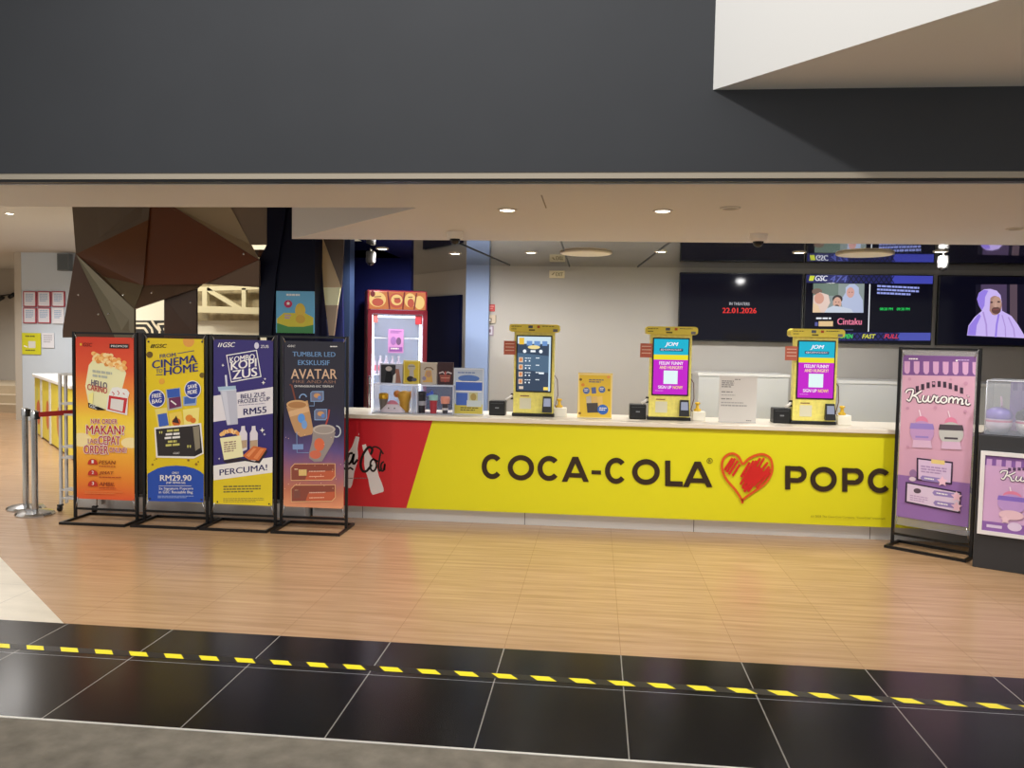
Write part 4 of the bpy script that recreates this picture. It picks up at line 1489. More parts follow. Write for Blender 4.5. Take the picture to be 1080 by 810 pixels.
def art_y(q_):
    q_.frame(6, 6, 94, 144, 5, ink(240, 226, 130)).oval(50, 44, 24, 22, ink(196, 190, 170)).poly([(40, 60), (62, 60), (66, 106), (36, 106)], ink(190, 186, 180)).oval(44, 118, 22, 18, ink(50, 46, 50)).oval(68, 122, 16, 12, ink(90, 92, 110)).line([(30, 36), (70, 36)], 6, ink(130, 126, 120))
def art_c(q_):
    q_.line([(24, 50), (36, 36), (64, 36), (78, 50)], 8, ink(120, 96, 70)).poly([(34, 54), (66, 54), (76, 136), (16, 136)], ink(214, 172, 96)).oval(50, 80, 16, 22, ink(190, 150, 120)).oval(24, 110, 12, 14, ink(150, 140, 170))
def art_d(q_):
    q_.line([(10, 74), (34, 64), (50, 80), (66, 64), (92, 74)], 9, ink(206, 196, 200)).poly([(14, 84), (86, 84), (78, 130), (22, 130)], ink(150, 84, 74)).rect(46, 60, 56, 132, ink(176, 76, 70)).line([(24, 104), (78, 104)], 4, ink(220, 170, 150))
top_card('boxed_figure', 'grey framed picture of two standing figures on the clear shelf, left of the yellow card', 401, 383, 425, 404, ink(196, 200, 220), art_bw)
top_card('picture_card', 'yellow picture card standing on top of the clear shelf', 426, 380, 443, 404.5, ink(222, 196, 60), art_y)
top_card('picture_card', 'pale cream picture card standing on top of the clear shelf', 444, 382, 461, 404.5, ink(196, 186, 172), art_c)
top_card('picture_card', 'dark brown picture card standing on top of the clear shelf', 462, 382, 478, 404.5, ink(62, 40, 44), art_d)

# ------------------------------------------------------------------ drinks fridge
FRY = 8.1
f0, f1 = at(389, 304.5, FRY), at(450, 309, FRY)
FX0, FX1, FZ = f0.x, f1.x, f0.z - 0.015
fo = Vector(((FX0 + FX1) / 2, FRY, 0))
fg = thing('drinks_fridge', 'tall red drinks fridge with a glowing glass door and lit picture header', 'fridge', fo, math.radians(20))
hw = (FX1 - FX0) / 2
FRED = mat((104, 16, 32), 0.35)
b = MB()
b.box(-hw, -hw + 0.03, 0.0, 0.44, 0.03, FZ, FRED)
b.box(hw - 0.03, hw, 0.0, 0.44, 0.03, FZ, FRED)
b.box(-hw, hw, 0.42, 0.44, 0.03, FZ, FRED)
b.box(-hw, hw, 0.0, 0.44, FZ - 0.03, FZ, FRED)
b.box(-hw, hw, 0.0, 0.44, 0.03, 0.25, FRED)
b.build('cabinet', fg)
b = MB()
b.box(-hw + 0.031, hw - 0.031, 0.41, 0.419, 0.25, FZ - 0.031, mat((206, 222, 246), 0.4))
b.build('liner', fg)
HZ0 = at(389, 326, FRY).z
b = MB()
b.box(-hw + 0.015, hw - 0.015, -0.012, 0.03, HZ0, FZ - 0.012, glow(222, 128, 66, 0.85), 0.004)
hd = b.build('header', fg)
a = Art([(70, 35), (405, 35), (405, 140), (70, 140)], (-hw + 0.015, -0.0125, FZ - 0.012), (2 * hw - 0.03, 0, 0), (0, 0, HZ0 - FZ + 0.012))
O1, O2, O3 = glow(136, 38, 36, .8), glow(244, 204, 124, 1.0), glow(206, 92, 66, .9)
for x, y, rx, ry, m in ((118, 84, 50, 44, O2), (120, 100, 34, 24, O3), (230, 88, 46, 44, O3), (232, 84, 34, 32, O2), (236, 88, 20, 16, O3), (312, 84, 34, 42, O2), (316, 100, 20, 26, O3), (368, 96, 30, 40, O2), (90, 52, 14, 18, O1)):
    a.oval(x, y, rx, ry, m)
a.line([(178, 36), (190, 140)], 9, O1).line([(278, 36), (268, 140)], 9, O1).line([(350, 40), (336, 140)], 8, O1)
a.line([(100, 70), (140, 66)], 5, O1).line([(215, 76), (250, 74)], 5, O1).line([(300, 66), (326, 64)], 5, O1)
a.part('printed_picture', hd)
DZ1 = HZ0 - 0.008
b = MB()
b.box(-hw, -hw + 0.045, -0.045, -0.002, 0.25, DZ1, FRED)
b.box(hw - 0.045, hw, -0.045, -0.002, 0.25, DZ1, FRED)
b.box(-hw, hw, -0.045, -0.002, DZ1 - 0.04, DZ1, FRED)
b.box(-hw, hw, -0.045, -0.002, 0.25, 0.3, FRED)
dr = b.build('door', fg)
b = MB()
b.box(-hw + 0.045, hw - 0.045, -0.03, -0.024, 0.3, DZ1 - 0.04, clear((210, 226, 250), 0.12, 0.03))
b.build('glass_pane', dr)
b = MB()
b.tube([(-hw + 0.02, -0.046, 0.9), (-hw + 0.02, -0.075, 0.93), (-hw + 0.02, -0.075, 1.25), (-hw + 0.02, -0.046, 1.28)], 0.01, STEEL)
b.build('handle', dr)
for x in (-hw + 0.055, hw - 0.06):
    b = MB()
    b.box(x - 0.01, x + 0.01, 0.01, 0.03, 0.3, DZ1 - 0.05, glow(226, 236, 255, 9.0))
    b.build('light_strip', fg)
b = MB()
b.box(-hw + 0.05, hw - 0.05, 0.01, 0.03, DZ1 - 0.075, DZ1 - 0.055, glow(226, 236, 255, 3.0))
b.build('light_strip', fg)
for z in (0.95, 1.29, 1.66):
    b = MB()
    for k in range(12):
        x = -hw + 0.05 + (2 * hw - 0.1) * k / 11
        b.tube([(x, 0.04, z), (x, 0.40, z)], 0.003, WHITE, seg=5)
    b.tube([(-hw + 0.035, 0.035, z), (hw - 0.035, 0.035, z)], 0.007, WHITE, seg=6)
    b.build('wire_shelf', fg)
b = MB()
b.box(-0.095, 0.06, -0.052, -0.0455, at(408, 372, FRY).z, at(408, 347, FRY).z, mat((214, 150, 214), 0.4))
pk = b.build('pink_card', fg, 'pink picture card on the glass door')
a = Art([(0, 0), (100, 0), (100, 150), (0, 150)], (-0.095, -0.0525, at(408, 347, FRY).z), (0.155, 0, 0), (0, 0, at(408, 372, FRY).z - at(408, 347, FRY).z))
a.scribble(14, 10, 88, 30, ink(160, 110, 180), 2, 4).oval(34, 74, 18, 26, ink(170, 120, 190)).oval(68, 76, 16, 24, ink(120, 90, 130)).rect(8, 112, 92, 140, ink(150, 90, 170)).scribble(16, 118, 84, 134, W_, 1, 4)
a.part('printed_picture', pk)
b = MB()
b.box(hw - 0.12, hw - 0.05, -0.034, -0.0305, DZ1 - 0.14, DZ1 - 0.045, mat((190, 60, 70), 0.4))
b.build('sticker', fg)
b = MB()
b.box(-hw + 0.05, -hw + 0.1, -0.034, -0.0305, DZ1 - 0.13, DZ1 - 0.045, mat((214, 120, 120), 0.4))
b.build('sticker', fg)
# row of bottles on the middle wire shelf and the one below
def make_bottle(loc, label):
    t = thing('drink_bottle', label, 'bottle', loc, 0, 'bottles in the drinks fridge')
    b = MB()
    b.lathe([(0.022, 0), (0.025, 0.01), (0.025, 0.1), (0.011, 0.14), (0.011, 0.165)], mat((214, 196, 214), 0.2), seg=14)
    b.build('bottle', t)
    b = MB()
    b.lathe([(0.0255, 0.03), (0.0255, 0.085)], mat((206, 84, 104), 0.4), seg=14, cap=False)
    b.build('label', t)
    b = MB()
    b.lathe([(0.013, 0.166), (0.013, 0.182)], mat((226, 226, 232), 0.4), seg=12)
    b.build('cap', t)
    return t
bl = 'clear drink bottle with a pink label standing in a row inside the lit fridge'
b0 = None
for k in range(5):
    q_ = Matrix.Rotation(math.radians(20), 3, 'Z') @ Vector((-hw + 0.08 + 0.062 * k, 0.12, 1.298))
    loc = q_ + fo
    if b0 is None:
        b0 = make_bottle(loc, bl)
    else:
        dup(b0, loc, bl)

# ------------------------------------------------------------------ screens on the back wall
TY = 9.3
def make_tv(x0, x1, z0, z1, label):
    t = thing('menu_screen', label, 'screen', ((x0 + x1) / 2, TY, z0), 0, 'wall screens behind the counter')
    w = (x1 - x0) / 2
    h = z1 - z0
    b = MB()
    b.box(-w, w, 0, 0.05, 0, h, mat((12, 12, 14), 0.25), 0.004)
    b.build('housing', t)
    b = MB()
    b.box(-w * 0.35, w * 0.35, 0.05, 0.099, h * 0.3, h * 0.7, BLACK)
    b.build('wall_bracket', t)
    b = MB()
    b.box(-w + 0.012, w - 0.012, -0.0015, 0.001, 0.016, h - 0.012, mat((8, 10, 40), 0.08, emis=0.3, spec=0.12))
    s = b.build('display', t)
    return t, s, w - 0.012, (0.016, h - 0.012)
def tv_art(quad, w, hz):
    return Art(quad, (-w, -0.0016, hz[1]), (2 * w, 0, 0), (0, 0, hz[0] - hz[1]), step=0.00015)
TG = 1.0
tvx = [(0.915, 2.26), (2.28, 3.635), (3.69, 5.03)]
zz0, zz1 = 1.695, 2.458
t1, s1_, w, hz = make_tv(*tvx[0], zz0, zz1, 'black wall screen showing a red release date on a dark background')
a = tv_art([(718, 288), (847, 289.5), (848, 361), (715, 358)], w, hz).crop(700, 240, 2.842)
a.text('IN THEATERS', 198, 222, 260, 231, glow(190, 190, 196, .9), 0.03, 0.02).text('22.01.2026', 177, 239, 282, 255, glow(226, 40, 36, 1.1), 0.05, 0.01)
a.part('screen_lettering', s1_)
t2, s2_, w, hz = make_tv(*tvx[1], zz0, zz1, 'wall screen showing a film still, listing text and striped blue bars')
a = tv_art([(851, 290.5), (984.5, 290.5), (985, 364.5), (850, 362)], w, hz).crop(840, 280, 6.75)
G1, WS = glow(70, 76, 190, .8), glow(230, 232, 240, 1)
a.rect(60, 68, 975, 128, glow(40, 44, 112, .7)).rect(680, 70, 975, 128, G1)
for k in range(9):
    x = 370 + 36 * k
    a.line([(x, 72), (x + 36, 126)], 7, glow(18, 18, 40, .4)).line([(x + 36, 72), (x, 126)], 7, glow(18, 18, 40, .4))
a.poly([(98, 78), (132, 78), (122, 114), (90, 114)], glow(206, 214, 60, 1)).text('GSC', 134, 76, 222, 114, WS, 0.06, 0, 0.2).text('474', 238, 74, 360, 122, glow(96, 104, 190, .8), 0.03, 0, 0.2)
a.part('screen_banner', s2_)
a.rect(122, 132, 484, 342, glow(140, 152, 150, .9))
a.rect(122, 132, 300, 220, glow(104, 124, 112, .9)).oval(150, 190, 36, 22, glow(120, 96, 84, .9)).poly([(122, 342), (126, 220), (170, 196), (230, 214), (244, 270), (210, 342)], glow(222, 196, 184, 1)).oval(166, 240, 34, 40, glow(206, 150, 130, 1)).poly([(122, 342), (124, 270), (160, 290), (180, 342)], glow(226, 196, 160, 1))
a.poly([(340, 342), (320, 250), (352, 196), (350, 160), (378, 136), (414, 134), (444, 160), (446, 200), (476, 250), (484, 342)], glow(176, 186, 214, 1)).oval(386, 196, 28, 38, glow(206, 156, 146, 1))
a.oval(296, 244, 36, 30, glow(50, 40, 40, .8)).oval(294, 272, 30, 42, glow(206, 160, 140, 1)).oval(292, 300, 18, 16, glow(96, 70, 62, .8)).poly([(204, 342), (224, 312), (266, 292), (330, 300), (396, 316), (412, 342)], glow(196, 204, 218, 1))
a.oval(378, 194, 4, 3, glow(60, 40, 40, .7), 8).oval(398, 194, 4, 3, glow(60, 40, 40, .7), 8).oval(284, 266, 4, 3, glow(60, 40, 40, .7), 8).oval(306, 266, 4, 3, glow(60, 40, 40, .7), 8)
a.part('screen_film_still', s2_)
a.line([(522, 134), (524, 480)], 8, WS).scribble(575, 140, 880, 215, glow(150, 160, 230, 1), 3, 9, 0.04).text('08:20 PM', 600, 304, 694, 324, glow(40, 214, 96, 1), 0.05).text('09:30 PM', 722, 304, 816, 324, glow(40, 214, 96, 1), 0.05)
a.scribble(148, 378, 285, 400, WS, 1, 3).rect(166, 405, 268, 442, glow(222, 190, 140, 1)).rect(140, 412, 160, 440, glow(90, 96, 170, .8)).text('Cintaku', 298, 382, 474, 430, glow(226, 120, 150, 1), 0.05).line([(330, 468), (415, 468)], 8, glow(80, 84, 120, .7))
a.part('screen_lettering', s2_)
a.rect(60, 488, 978, 546, glow(46, 50, 120, .7)).rect(740, 488, 978, 546, glow(84, 92, 190, .8))
for k in range(11):
    x = 330 + 38 * k
    a.line([(x, 492), (x + 38, 542)], 7, glow(18, 18, 40, .4)).line([(x + 38, 492), (x, 542)], 7, glow(18, 18, 40, .4))
for s, x0, x1, c in (('OPEN', 322, 412, (60, 200, 90)), ('FAST', 480, 575, (206, 206, 70)), ('FULL', 640, 740, (206, 60, 90))):
    a.text(s, x0, 500, x1, 530, glow(*c, 1), 0.07, 0, 0.2)
a.part('screen_footer', s2_)
t3, s3_, w, hz = make_tv(*tvx[2], zz0, zz1, 'wall screen showing a person in a lilac headscarf')
a = tv_art([proj((tvx[2][0] + .012, TY, zz1 - .012)), proj((tvx[2][1] - .012, TY, zz1 - .012)), proj((tvx[2][1] - .012, TY, zz0 + .016)), proj((tvx[2][0] + .012, TY, zz0 + .016))], w, hz).crop(980, 280, 9)
a.rect(440, 180, 1300, 680, glow(26, 22, 44, .6)).rect(490, 180, 735, 560, glow(84, 68, 100, .8)).rect(735, 180, 765, 560, glow(40, 34, 56, .6)).rect(765, 180, 835, 600, glow(98, 80, 92, .8))
a.part('screen_backdrop', s3_)
LV, LV2, LV3 = glow(196, 176, 236, 1.05), glow(150, 126, 226, 1), glow(172, 146, 214, 1)
a.poly([(358, 664), (372, 570), (430, 490), (500, 430), (470, 380), (452, 320), (470, 260), (520, 226), (580, 222), (640, 240), (676, 280), (686, 340), (690, 430), (780, 480), (840, 560), (900, 660), (900, 690), (700, 680)], LV)
a.poly([(452, 320), (470, 262), (520, 230), (560, 240), (530, 300), (524, 380), (500, 425), (470, 380)], LV2).poly([(362, 660), (380, 570), (470, 460), (490, 480), (450, 570), (440, 664)], LV2).line([(510, 440), (540, 560), (545, 670)], 16, LV3).line([(660, 460), (640, 560), (630, 680)], 18, LV2).line([(750, 490), (800, 600), (810, 680)], 12, LV3).line([(690, 470), (720, 580), (724, 680)], 10, LV3)
a.oval(622, 380, 66, 92, glow(176, 136, 126, .9)).oval(640, 350, 44, 56, glow(196, 156, 140, .9)).oval(634, 426, 44, 34, glow(112, 78, 74, .8)).oval(590, 350, 14, 8, glow(84, 62, 66, .7)).oval(658, 345, 14, 8, glow(84, 62, 66, .7)).poly([(622, 350), (636, 350), (644, 395), (618, 398)], glow(206, 166, 150, .9)).line([(606, 420), (660, 418)], 9, glow(146, 84, 86, .8)).poly([(545, 330), (580, 290), (570, 430), (600, 470), (560, 460)], LV)
a.part('screen_person', s3_)

# small signs on the grey wall
def wall_card(name, label, cat, x0, y0, x1, y1, Y, m, dec=None, thick=0.012, group=None, parent_mat=None):
    p0_, p1_ = at(x0, y0, Y), at(x1, y1, Y)
    t = thing(name, label, cat, ((p0_.x + p1_.x) / 2, Y, p1_.z), 0, group)
    w, h = (p1_.x - p0_.x) / 2, p0_.z - p1_.z
    b = MB()
    b.box(-w, w, -thick, 0, 0, h, m, 0.002)
    s_ = b.build('panel', t)
    if dec:
        a_ = Art([(0, 0), (100, 0), (100, 100), (0, 100)], (-w, -thick - 0.0002, h), (2 * w, 0, 0), (0, 0, -h))
        dec(a_)
        a_.part('printed_face', s_)
    return t
wall_card('wall_notice', 'small red notice on grey wall, topmost of the three beside the corner painted with bluish light', 'notice', 513.5, 321, 522, 328.5, 9.4, mat((196, 60, 60), 0.5), lambda q_: q_.scribble(14, 20, 90, 80, ink(226, 150, 140), 2, 3))
wall_card('wall_switch', 'small beige control box on grey wall below the red notice', 'switch', 513, 332, 523, 341, 9.4, mat((196, 180, 156), 0.5), lambda q_: q_.rect(10, 40, 60, 90, ink(110, 96, 86)).rect(22, 50, 48, 76, W_), 0.03)
wall_card('wall_notice', 'small grey and purple notice on grey wall, lowest of the three beside the corner painted with bluish light', 'notice', 512.5, 343.5, 520.5, 354, 9.4, mat((160, 140, 160), 0.5), lambda q_: q_.rect(14, 10, 86, 90, ink(206, 200, 210)).rect(34, 36, 66, 70, ink(120, 90, 110)))
# hanging cream sign
t = wall_card('exit_sign', 'small cream exit sign high on the grey wall', 'sign', 579.5, 285.5, 595.5, 293.5, 9.399, mat((226, 214, 180), 0.5), lambda q_: q_.poly([(14, 60), (30, 25), (38, 25), (24, 60)], ink(150, 140, 110)).text('EXIT', 42, 25, 90, 75, ink(140, 130, 100), 0.03), 0.03)

# back cabinets behind the counter
def cabinet(x0, x1, z, label):
    t = thing('back_cabinet', label, 'cabinet', ((x0 + x1) / 2, 8.75, 0))
    w = (x1 - x0) / 2
    b = MB()
    b.box(-w, w, 0.0, 0.6, 0.06, z - 0.03, mat((214, 216, 216), 0.35))
    b.build('body', t)
    b = MB()
    b.box(-w - 0.01, w + 0.01, -0.015, 0.61, z - 0.03, z, mat((226, 226, 224), 0.3))
    b.build('worktop', t)
    n = max(2, round(w / 0.32))
    for k in range(n):
        b = MB()
        xa, xb = -w + 2 * w * k / n, -w + 2 * w * (k + 1) / n
        b.box(xa + 0.004, xb - 0.004, -0.016, -0.001, 0.09, z - 0.04, mat((206, 208, 208), 0.3))
        d = b.build('door', t)
    b = MB()
    b.box(-w, w, 0.03, 0.6, 0, 0.06, BLACK)
    b.build('toe_kick', t)
p0_, p1_ = at(737, 393, 8.75), at(832, 394, 8.75)
cabinet(p0_.x, p1_.x, p0_.z, 'pale grey back cabinet behind the white paper notice')
p0_, p1_ = at(884, 401, 8.75), at(1075, 401, 8.75)
cabinet(p0_.x, p1_.x, p0_.z, 'pale grey back cabinet partly hidden by the lilac striped stand')

# ------------------------------------------------------------------ plinth with acrylic case
PA = Vector((2.9, 6.464, 0))
pang = math.atan2(6.295 - 6.474, 3.191 - 2.882)
pl = thing('display_plinth', 'black display plinth carrying a framed lilac poster, right of the lilac striped stand', 'plinth', PA, pang)
PW, PD, PH = 0.85, 0.6, at(1028, 458, 6.47).z
b = MB()
b.box(0, PW, 0, PD, 0, PH, mat((44, 44, 46), 0.5), 0.004)
b.build('body', pl)
b = MB()
b.box(0.03, PW - 0.03, 0.03, PD - 0.03, PH, PH + 0.004, mat((30, 30, 32), 0.4))
b.build('top_mat', pl)
pf = thing('framed_poster', 'white framed lilac poster hung on the front of the black plinth', 'poster', PA, pang)
pn = Vector((math.sin(pang), -math.cos(pang), 0))
u0 = onplane(1035, 475, PA, pn)
u1 = onplane(1032, 562, PA, pn)
ux_ = Vector((math.cos(pang), math.sin(pang), 0))
fx0 = (u0 - PA).dot(ux_)
fz1, fz0 = u0.z, u1.z
fw_ = 0.62
WF = mat((226, 222, 220), 0.45)
b = MB()
for x0, x1, z0, z1 in ((fx0, fx0 + fw_, fz1 - 0.03, fz1), (fx0, fx0 + fw_, fz0, fz0 + 0.03), (fx0, fx0 + 0.03, fz0 + 0.03, fz1 - 0.03), (fx0 + fw_ - 0.03, fx0 + fw_, fz0 + 0.03, fz1 - 0.03)):
    b.box(x0, x1, -0.026, -0.0015, z0, z1, WF)
b.build('frame', pf)
b = MB()
b.box(fx0 + 0.03, fx0 + fw_ - 0.03, -0.014, -0.002, fz0 + 0.03, fz1 - 0.03, ink(206, 166, 204))
sh = b.build('poster_sheet', pf)
def pl_quad(x0, x1, z0, z1, y):
    return [proj(PA + ux_ * x + pn * -y + Vector((0, 0, z))) for x, z in ((x0, z1), (x1, z1), (x1, z0), (x0, z0))]
def lilac_art(a_, top, cups, body):
    for x in range(8):
        body and a_.rect(1042 + x * 16, 482, 1049 + x * 16, 491, ink(120, 84, 150))
a = Art([(0, 0), (560, 0), (560, 640), (0, 640)], (fx0 + 0.03, -0.0142, fz1 - 0.03), (fw_ - 0.06, 0, 0), (0, 0, fz0 - fz1 + 0.06))
a.rect(0, 0, 560, 85, ink(130, 92, 160))
for k in range(9):
    a.rect(10 + 62 * k, 30, 45 + 62 * k, 85, ink(196, 156, 204))
for k in range(9):
    a.rect(150 + 30 * k, 92 - 16 * math.sin(PI * k / 8), 170 + 30 * k, 118 - 16 * math.sin(PI * k / 8), ink(90, 66, 100))
brush_title(a, ink(96, 70, 110), W_, 20, -170, 0.85)
for x, c1, c2 in ((185, (136, 110, 196), (186, 150, 206)), (385, (70, 62, 72), (190, 190, 186))):
    a.line([(x - 18, 250), (x, 330)], 8, ink(240, 220, 230)).oval(x, 330, 60, 46, ink(220, 130, 160)).oval(x, 390, 92, 80, ink(*c2)).poly([(x - 88, 330), (x + 88, 330), (x + 94, 368), (x - 94, 368)], ink(*c1)).oval(x, 485, 80, 40, ink(226, 190, 200))
a.rect(0, 560, 560, 640, ink(140, 98, 168)).oval(210, 580, 46, 36, ink(220, 200, 226)).rect(300, 545, 520, 610, ink(214, 196, 224)).rect(30, 585, 130, 610, ink(214, 196, 224)).star(150, 530, 36, ink(232, 196, 206)).scribble(320, 560, 500, 600, ink(150, 120, 170), 2, 4)
a.part('printed_picture', sh)
# acrylic case
q0, q1 = onplane(1029, 458, PA, pn), onplane(1031, 402, PA, pn)
ch = q1.z - PH
cs = thing('acrylic_case', 'clear acrylic case with a lilac backing card on top of the black plinth', 'case', PA + Vector((0, 0, PH + 0.0045)), pang)
AC2 = clear((216, 222, 232), 0.16, 0.04)
AC3 = clear((224, 228, 236), 0.6, 0.1)
cx0, cx1, cy0, cy1 = 0.035, PW - 0.035, 0.035, 0.5
b = MB()
b.box(cx0, cx1, cy0, cy0 + 0.006, 0, ch, AC2)
b.build('front_pane', cs)
for x in (cx0, cx1 - 0.006):
    b = MB()
    b.box(x, x + 0.006, cy0 + 0.006, cy1, 0, ch, AC2)
    b.build('side_pane', cs)
b = MB()
b.box(cx0, cx1, cy0, cy1, ch, ch + 0.006, AC3)
b.build('top_pane', cs)
b = MB()
for x in (cx0, cx1):
    b.tube([(x, cy0, 0), (x, cy0, ch)], 0.004, AC3, seg=6)
b.tube([(cx0, cy0, ch + 0.003), (cx1, cy0, ch + 0.003)], 0.005, AC3, seg=6)
b.build('edge', cs)
b = MB()
b.box(cx0 + 0.12, cx1 - 0.02, cy1 - 0.02, cy1 - 0.012, 0.0, ch - 0.01, mat((150, 118, 190), 0.5))
bk = b.build('backing_card', cs)
a = Art([(0, 0), (600, 0), (600, 330), (0, 330)], (cx0 + 0.12, cy1 - 0.0202, ch - 0.01), (cx1 - cx0 - 0.14, 0, 0), (0, 0, -ch + 0.01))
for k in range(10):
    a.rect(14 + 60 * k, 10, 44 + 60 * k, 60, ink(120, 86, 160))
brush_title(a, ink(96, 70, 120), ink(220, 206, 236), 150, -130, 0.66)
a.rect(0, 270, 600, 330, ink(196, 160, 206))
a.part('printed_picture', bk)
def novelty_cup(px, c1, c2, label):
    q_ = onplane(px, 446, PA - pn * 0.22, pn)
    t = thing('novelty_cup', label, 'cup', (q_.x, q_.y, PH + 0.005), pang, 'novelty cups in the acrylic case')
    b = MB()
    b.lathe([(0.05, 0), (0.08, 0.03), (0.092, 0.075), (0.086, 0.11)], mat(c2, 0.4), seg=22)
    b.build('cup', t)
    b = MB()
    b.lathe([(0.09, 0.11), (0.095, 0.135), (0.085, 0.17), (0.04, 0.195), (0.004, 0.2)], mat(c1, 0.4), seg=22)
    b.build('lid', t)
    b = MB()
    b.tube([(0.02, 0, 0.19), (0.01, 0, 0.28)], 0.007, mat((226, 190, 216), 0.4))
    b.build('straw', t)
    b = MB()
    b.lathe([(0.0915, 0.085), (0.093, 0.1)], mat((214, 130, 160), 0.4), seg=22, cap=False)
    b.build('band', t)
novelty_cup(1053, (122, 104, 186), (216, 204, 222), 'purple-lidded novelty cup with straw in the acrylic case')
novelty_cup(1086, (48, 44, 52), (224, 216, 220), 'black-lidded novelty cup with straw in the acrylic case')

# ------------------------------------------------------------------ queue posts
def make_post(loc, label):
    t = thing('queue_post', label, 'post', loc, 0, 'steel queue posts')
    b = MB()
    b.lathe([(0.165, 0), (0.165, 0.012), (0.15, 0.03), (0.06, 0.045), (0.035, 0.05)], STEEL, seg=12, smooth=False)
    b.build('base', t)
    b = MB()
    b.lathe([(0.027, 0.05), (0.027, 0.88)], STEEL, seg=24)
    b.build('tube', t)
    b = MB()
    b.lathe([(0.031, 0.88), (0.031, 0.94), (0.024, 0.948)], mat((200, 200, 200), 0.25, 0.9), seg=20)
    b.box(0.022, 0.04, -0.025, 0.025, 0.87, 0.938, BLACK)
    b.build('head', t)
    return t
qp = make_post((-5.02, 6.83, 0), 'steel queue post in front, trailing a red belt towards the orange stand')
dup(qp, (-5.262, 7.035, 0), 'steel queue post without a belt, just behind the one with a red belt')
b = MB()
bp_ = [(0.045, 0.0, 0.905), (0.2, 0.3, 0.9), (0.45, 0.75, 0.91)]
b.prism([(0.045, 0.0, 0.89), (0.34, 0.475, 0.9), (0.34, 0.475, 0.945), (0.045, 0.0, 0.935)], (0.002, -0.001, 0), mat((170, 40, 36), 0.6))
b.build('belt', qp, 'red belt')
# white rolling rack
rk = thing('rolling_rack', 'white metal rolling rack tucked behind the orange stand', 'rack', (-4.66, 7.06, 0))
RW = mat((214, 212, 208), 0.4)
for x in (-0.24, 0.1):
    for y in (-0.04, 0.04):
        b = MB()
        b.tube([(x, y, 0.06), (x, y, 1.28)], 0.011, RW, sq=True)
        b.build('upright', rk)
for z in (0.12, 0.2, 0.5, 0.6, 0.9, 1.0, 1.27):
    b = MB()
    b.tube([(-0.24, -0.04, z), (0.1, -0.04, z)], 0.009, RW, sq=True)
    b.tube([(-0.24, 0.04, z), (0.1, 0.04, z)], 0.009, RW, sq=True)
    b.build('rail', rk)
for x in (-0.24, 0.1):
    b = MB()
    b.lathe([(0.004, -0.014), (0.028, -0.012), (0.028, 0.012), (0.004, 0.014)], BLACK, seg=14)
    for v in b.bm.verts:
        v.co = Vector((x - v.co.z, -0.06 + v.co.x, 0.028 + v.co.y))
    b.box(x - 0.018, x + 0.018, -0.075, -0.03, 0.05, 0.065, BLACK)
    b.build('castor', rk)

# ------------------------------------------------------------------ lobby wall and far counter
NP = mat((222, 222, 228), 0.5)
def notice(x0, y0, x1, y1, label, border=True, m=None):
    def dec(q_):
        if border:
            q_.rect(8, 6, 92, 94, ink(216, 216, 224))
        q_.scribble(20, 16, 80, 70, ink(150, 176, 206), 5, 3)
    return wall_card('framed_notice', label, 'notice', x0, y0, x1, y1, 14.19, m or mat((170, 52, 70), 0.5), dec, 0.02, 'framed notices on the lobby wall')
names = [('top left', 0, 0), ('top middle', 1, 0), ('top right', 2, 0), ('bottom left', 0, 1), ('bottom middle', 1, 1), ('bottom right', 2, 1)]
for nm, i, j in names:
    x0 = 25 + 15 * i
    y0 = 307.2 + 17.3 * j
    if (i, j) == (2, 1):
        notice(x0 + .5, y0, x0 + 13, y0 + 17, 'white unframed paper notice, the ' + nm + ' of six on the lobby wall', False, NP)
    elif (i, j) == (1, 1):
        notice(x0, y0, x0 + 14, y0 + 16.5, 'greyish paper notice in a red frame, the ' + nm + ' of six on the lobby wall')
    else:
        notice(x0, y0, x0 + 14, y0 + 16.5, 'white paper notice in a red frame, the ' + nm + ' of six on the lobby wall')
wall_card('wall_poster', 'yellow notice sheet with a pale square on the lobby wall below the red frames', 'notice', 23.5, 351, 43.5, 374, 14.19, mat((206, 204, 40), 0.5), lambda q_: q_.rect(34, 38, 72, 70, ink(214, 214, 206)).scribble(18, 12, 84, 24, ink(110, 110, 50), 1, 4).scribble(18, 78, 84, 88, ink(110, 110, 50), 1, 4).line([(10, 60), (28, 66)], 6, W_))
wall_card('wall_paper', 'plain white sheet on the lobby wall right of the yellow notice', 'notice', 44.5, 351, 57.5, 367, 14.19, NP, lambda q_: q_.scribble(14, 14, 86, 70, ink(176, 176, 186), 4, 4))
wall_card('speaker_box', 'dark grey box fixed high on lobby wall beside the bronze panels', 'speaker', 64.5, 268, 77, 286, 14.1, mat((98, 104, 108), 0.5), lambda q_: q_.rect(8, 6, 92, 94, ink(86, 92, 96)), 0.12)
# spotlights on a short rail
t = thing('spot_rail', 'short black rail with two small spotlights on the lobby wall', 'spotlight', at(8, 312, 17.8))
o0 = at(8, 312, 17.8)
b = MB()
b.tube([at(-8, 313, 17.87) - o0, at(15, 310, 17.87) - o0], 0.012, BLACK)
b.build('rail', t)
for x, y in ((1, 314.5), (12.5, 311.5)):
    b = MB()
    c = at(x, y, 17.79) - o0
    b.tube([c + Vector((0.06, 0, 0.03)), c + Vector((-0.07, 0, -0.05))], 0.045, BLACK, 10)
    b.build('spotlight', t)
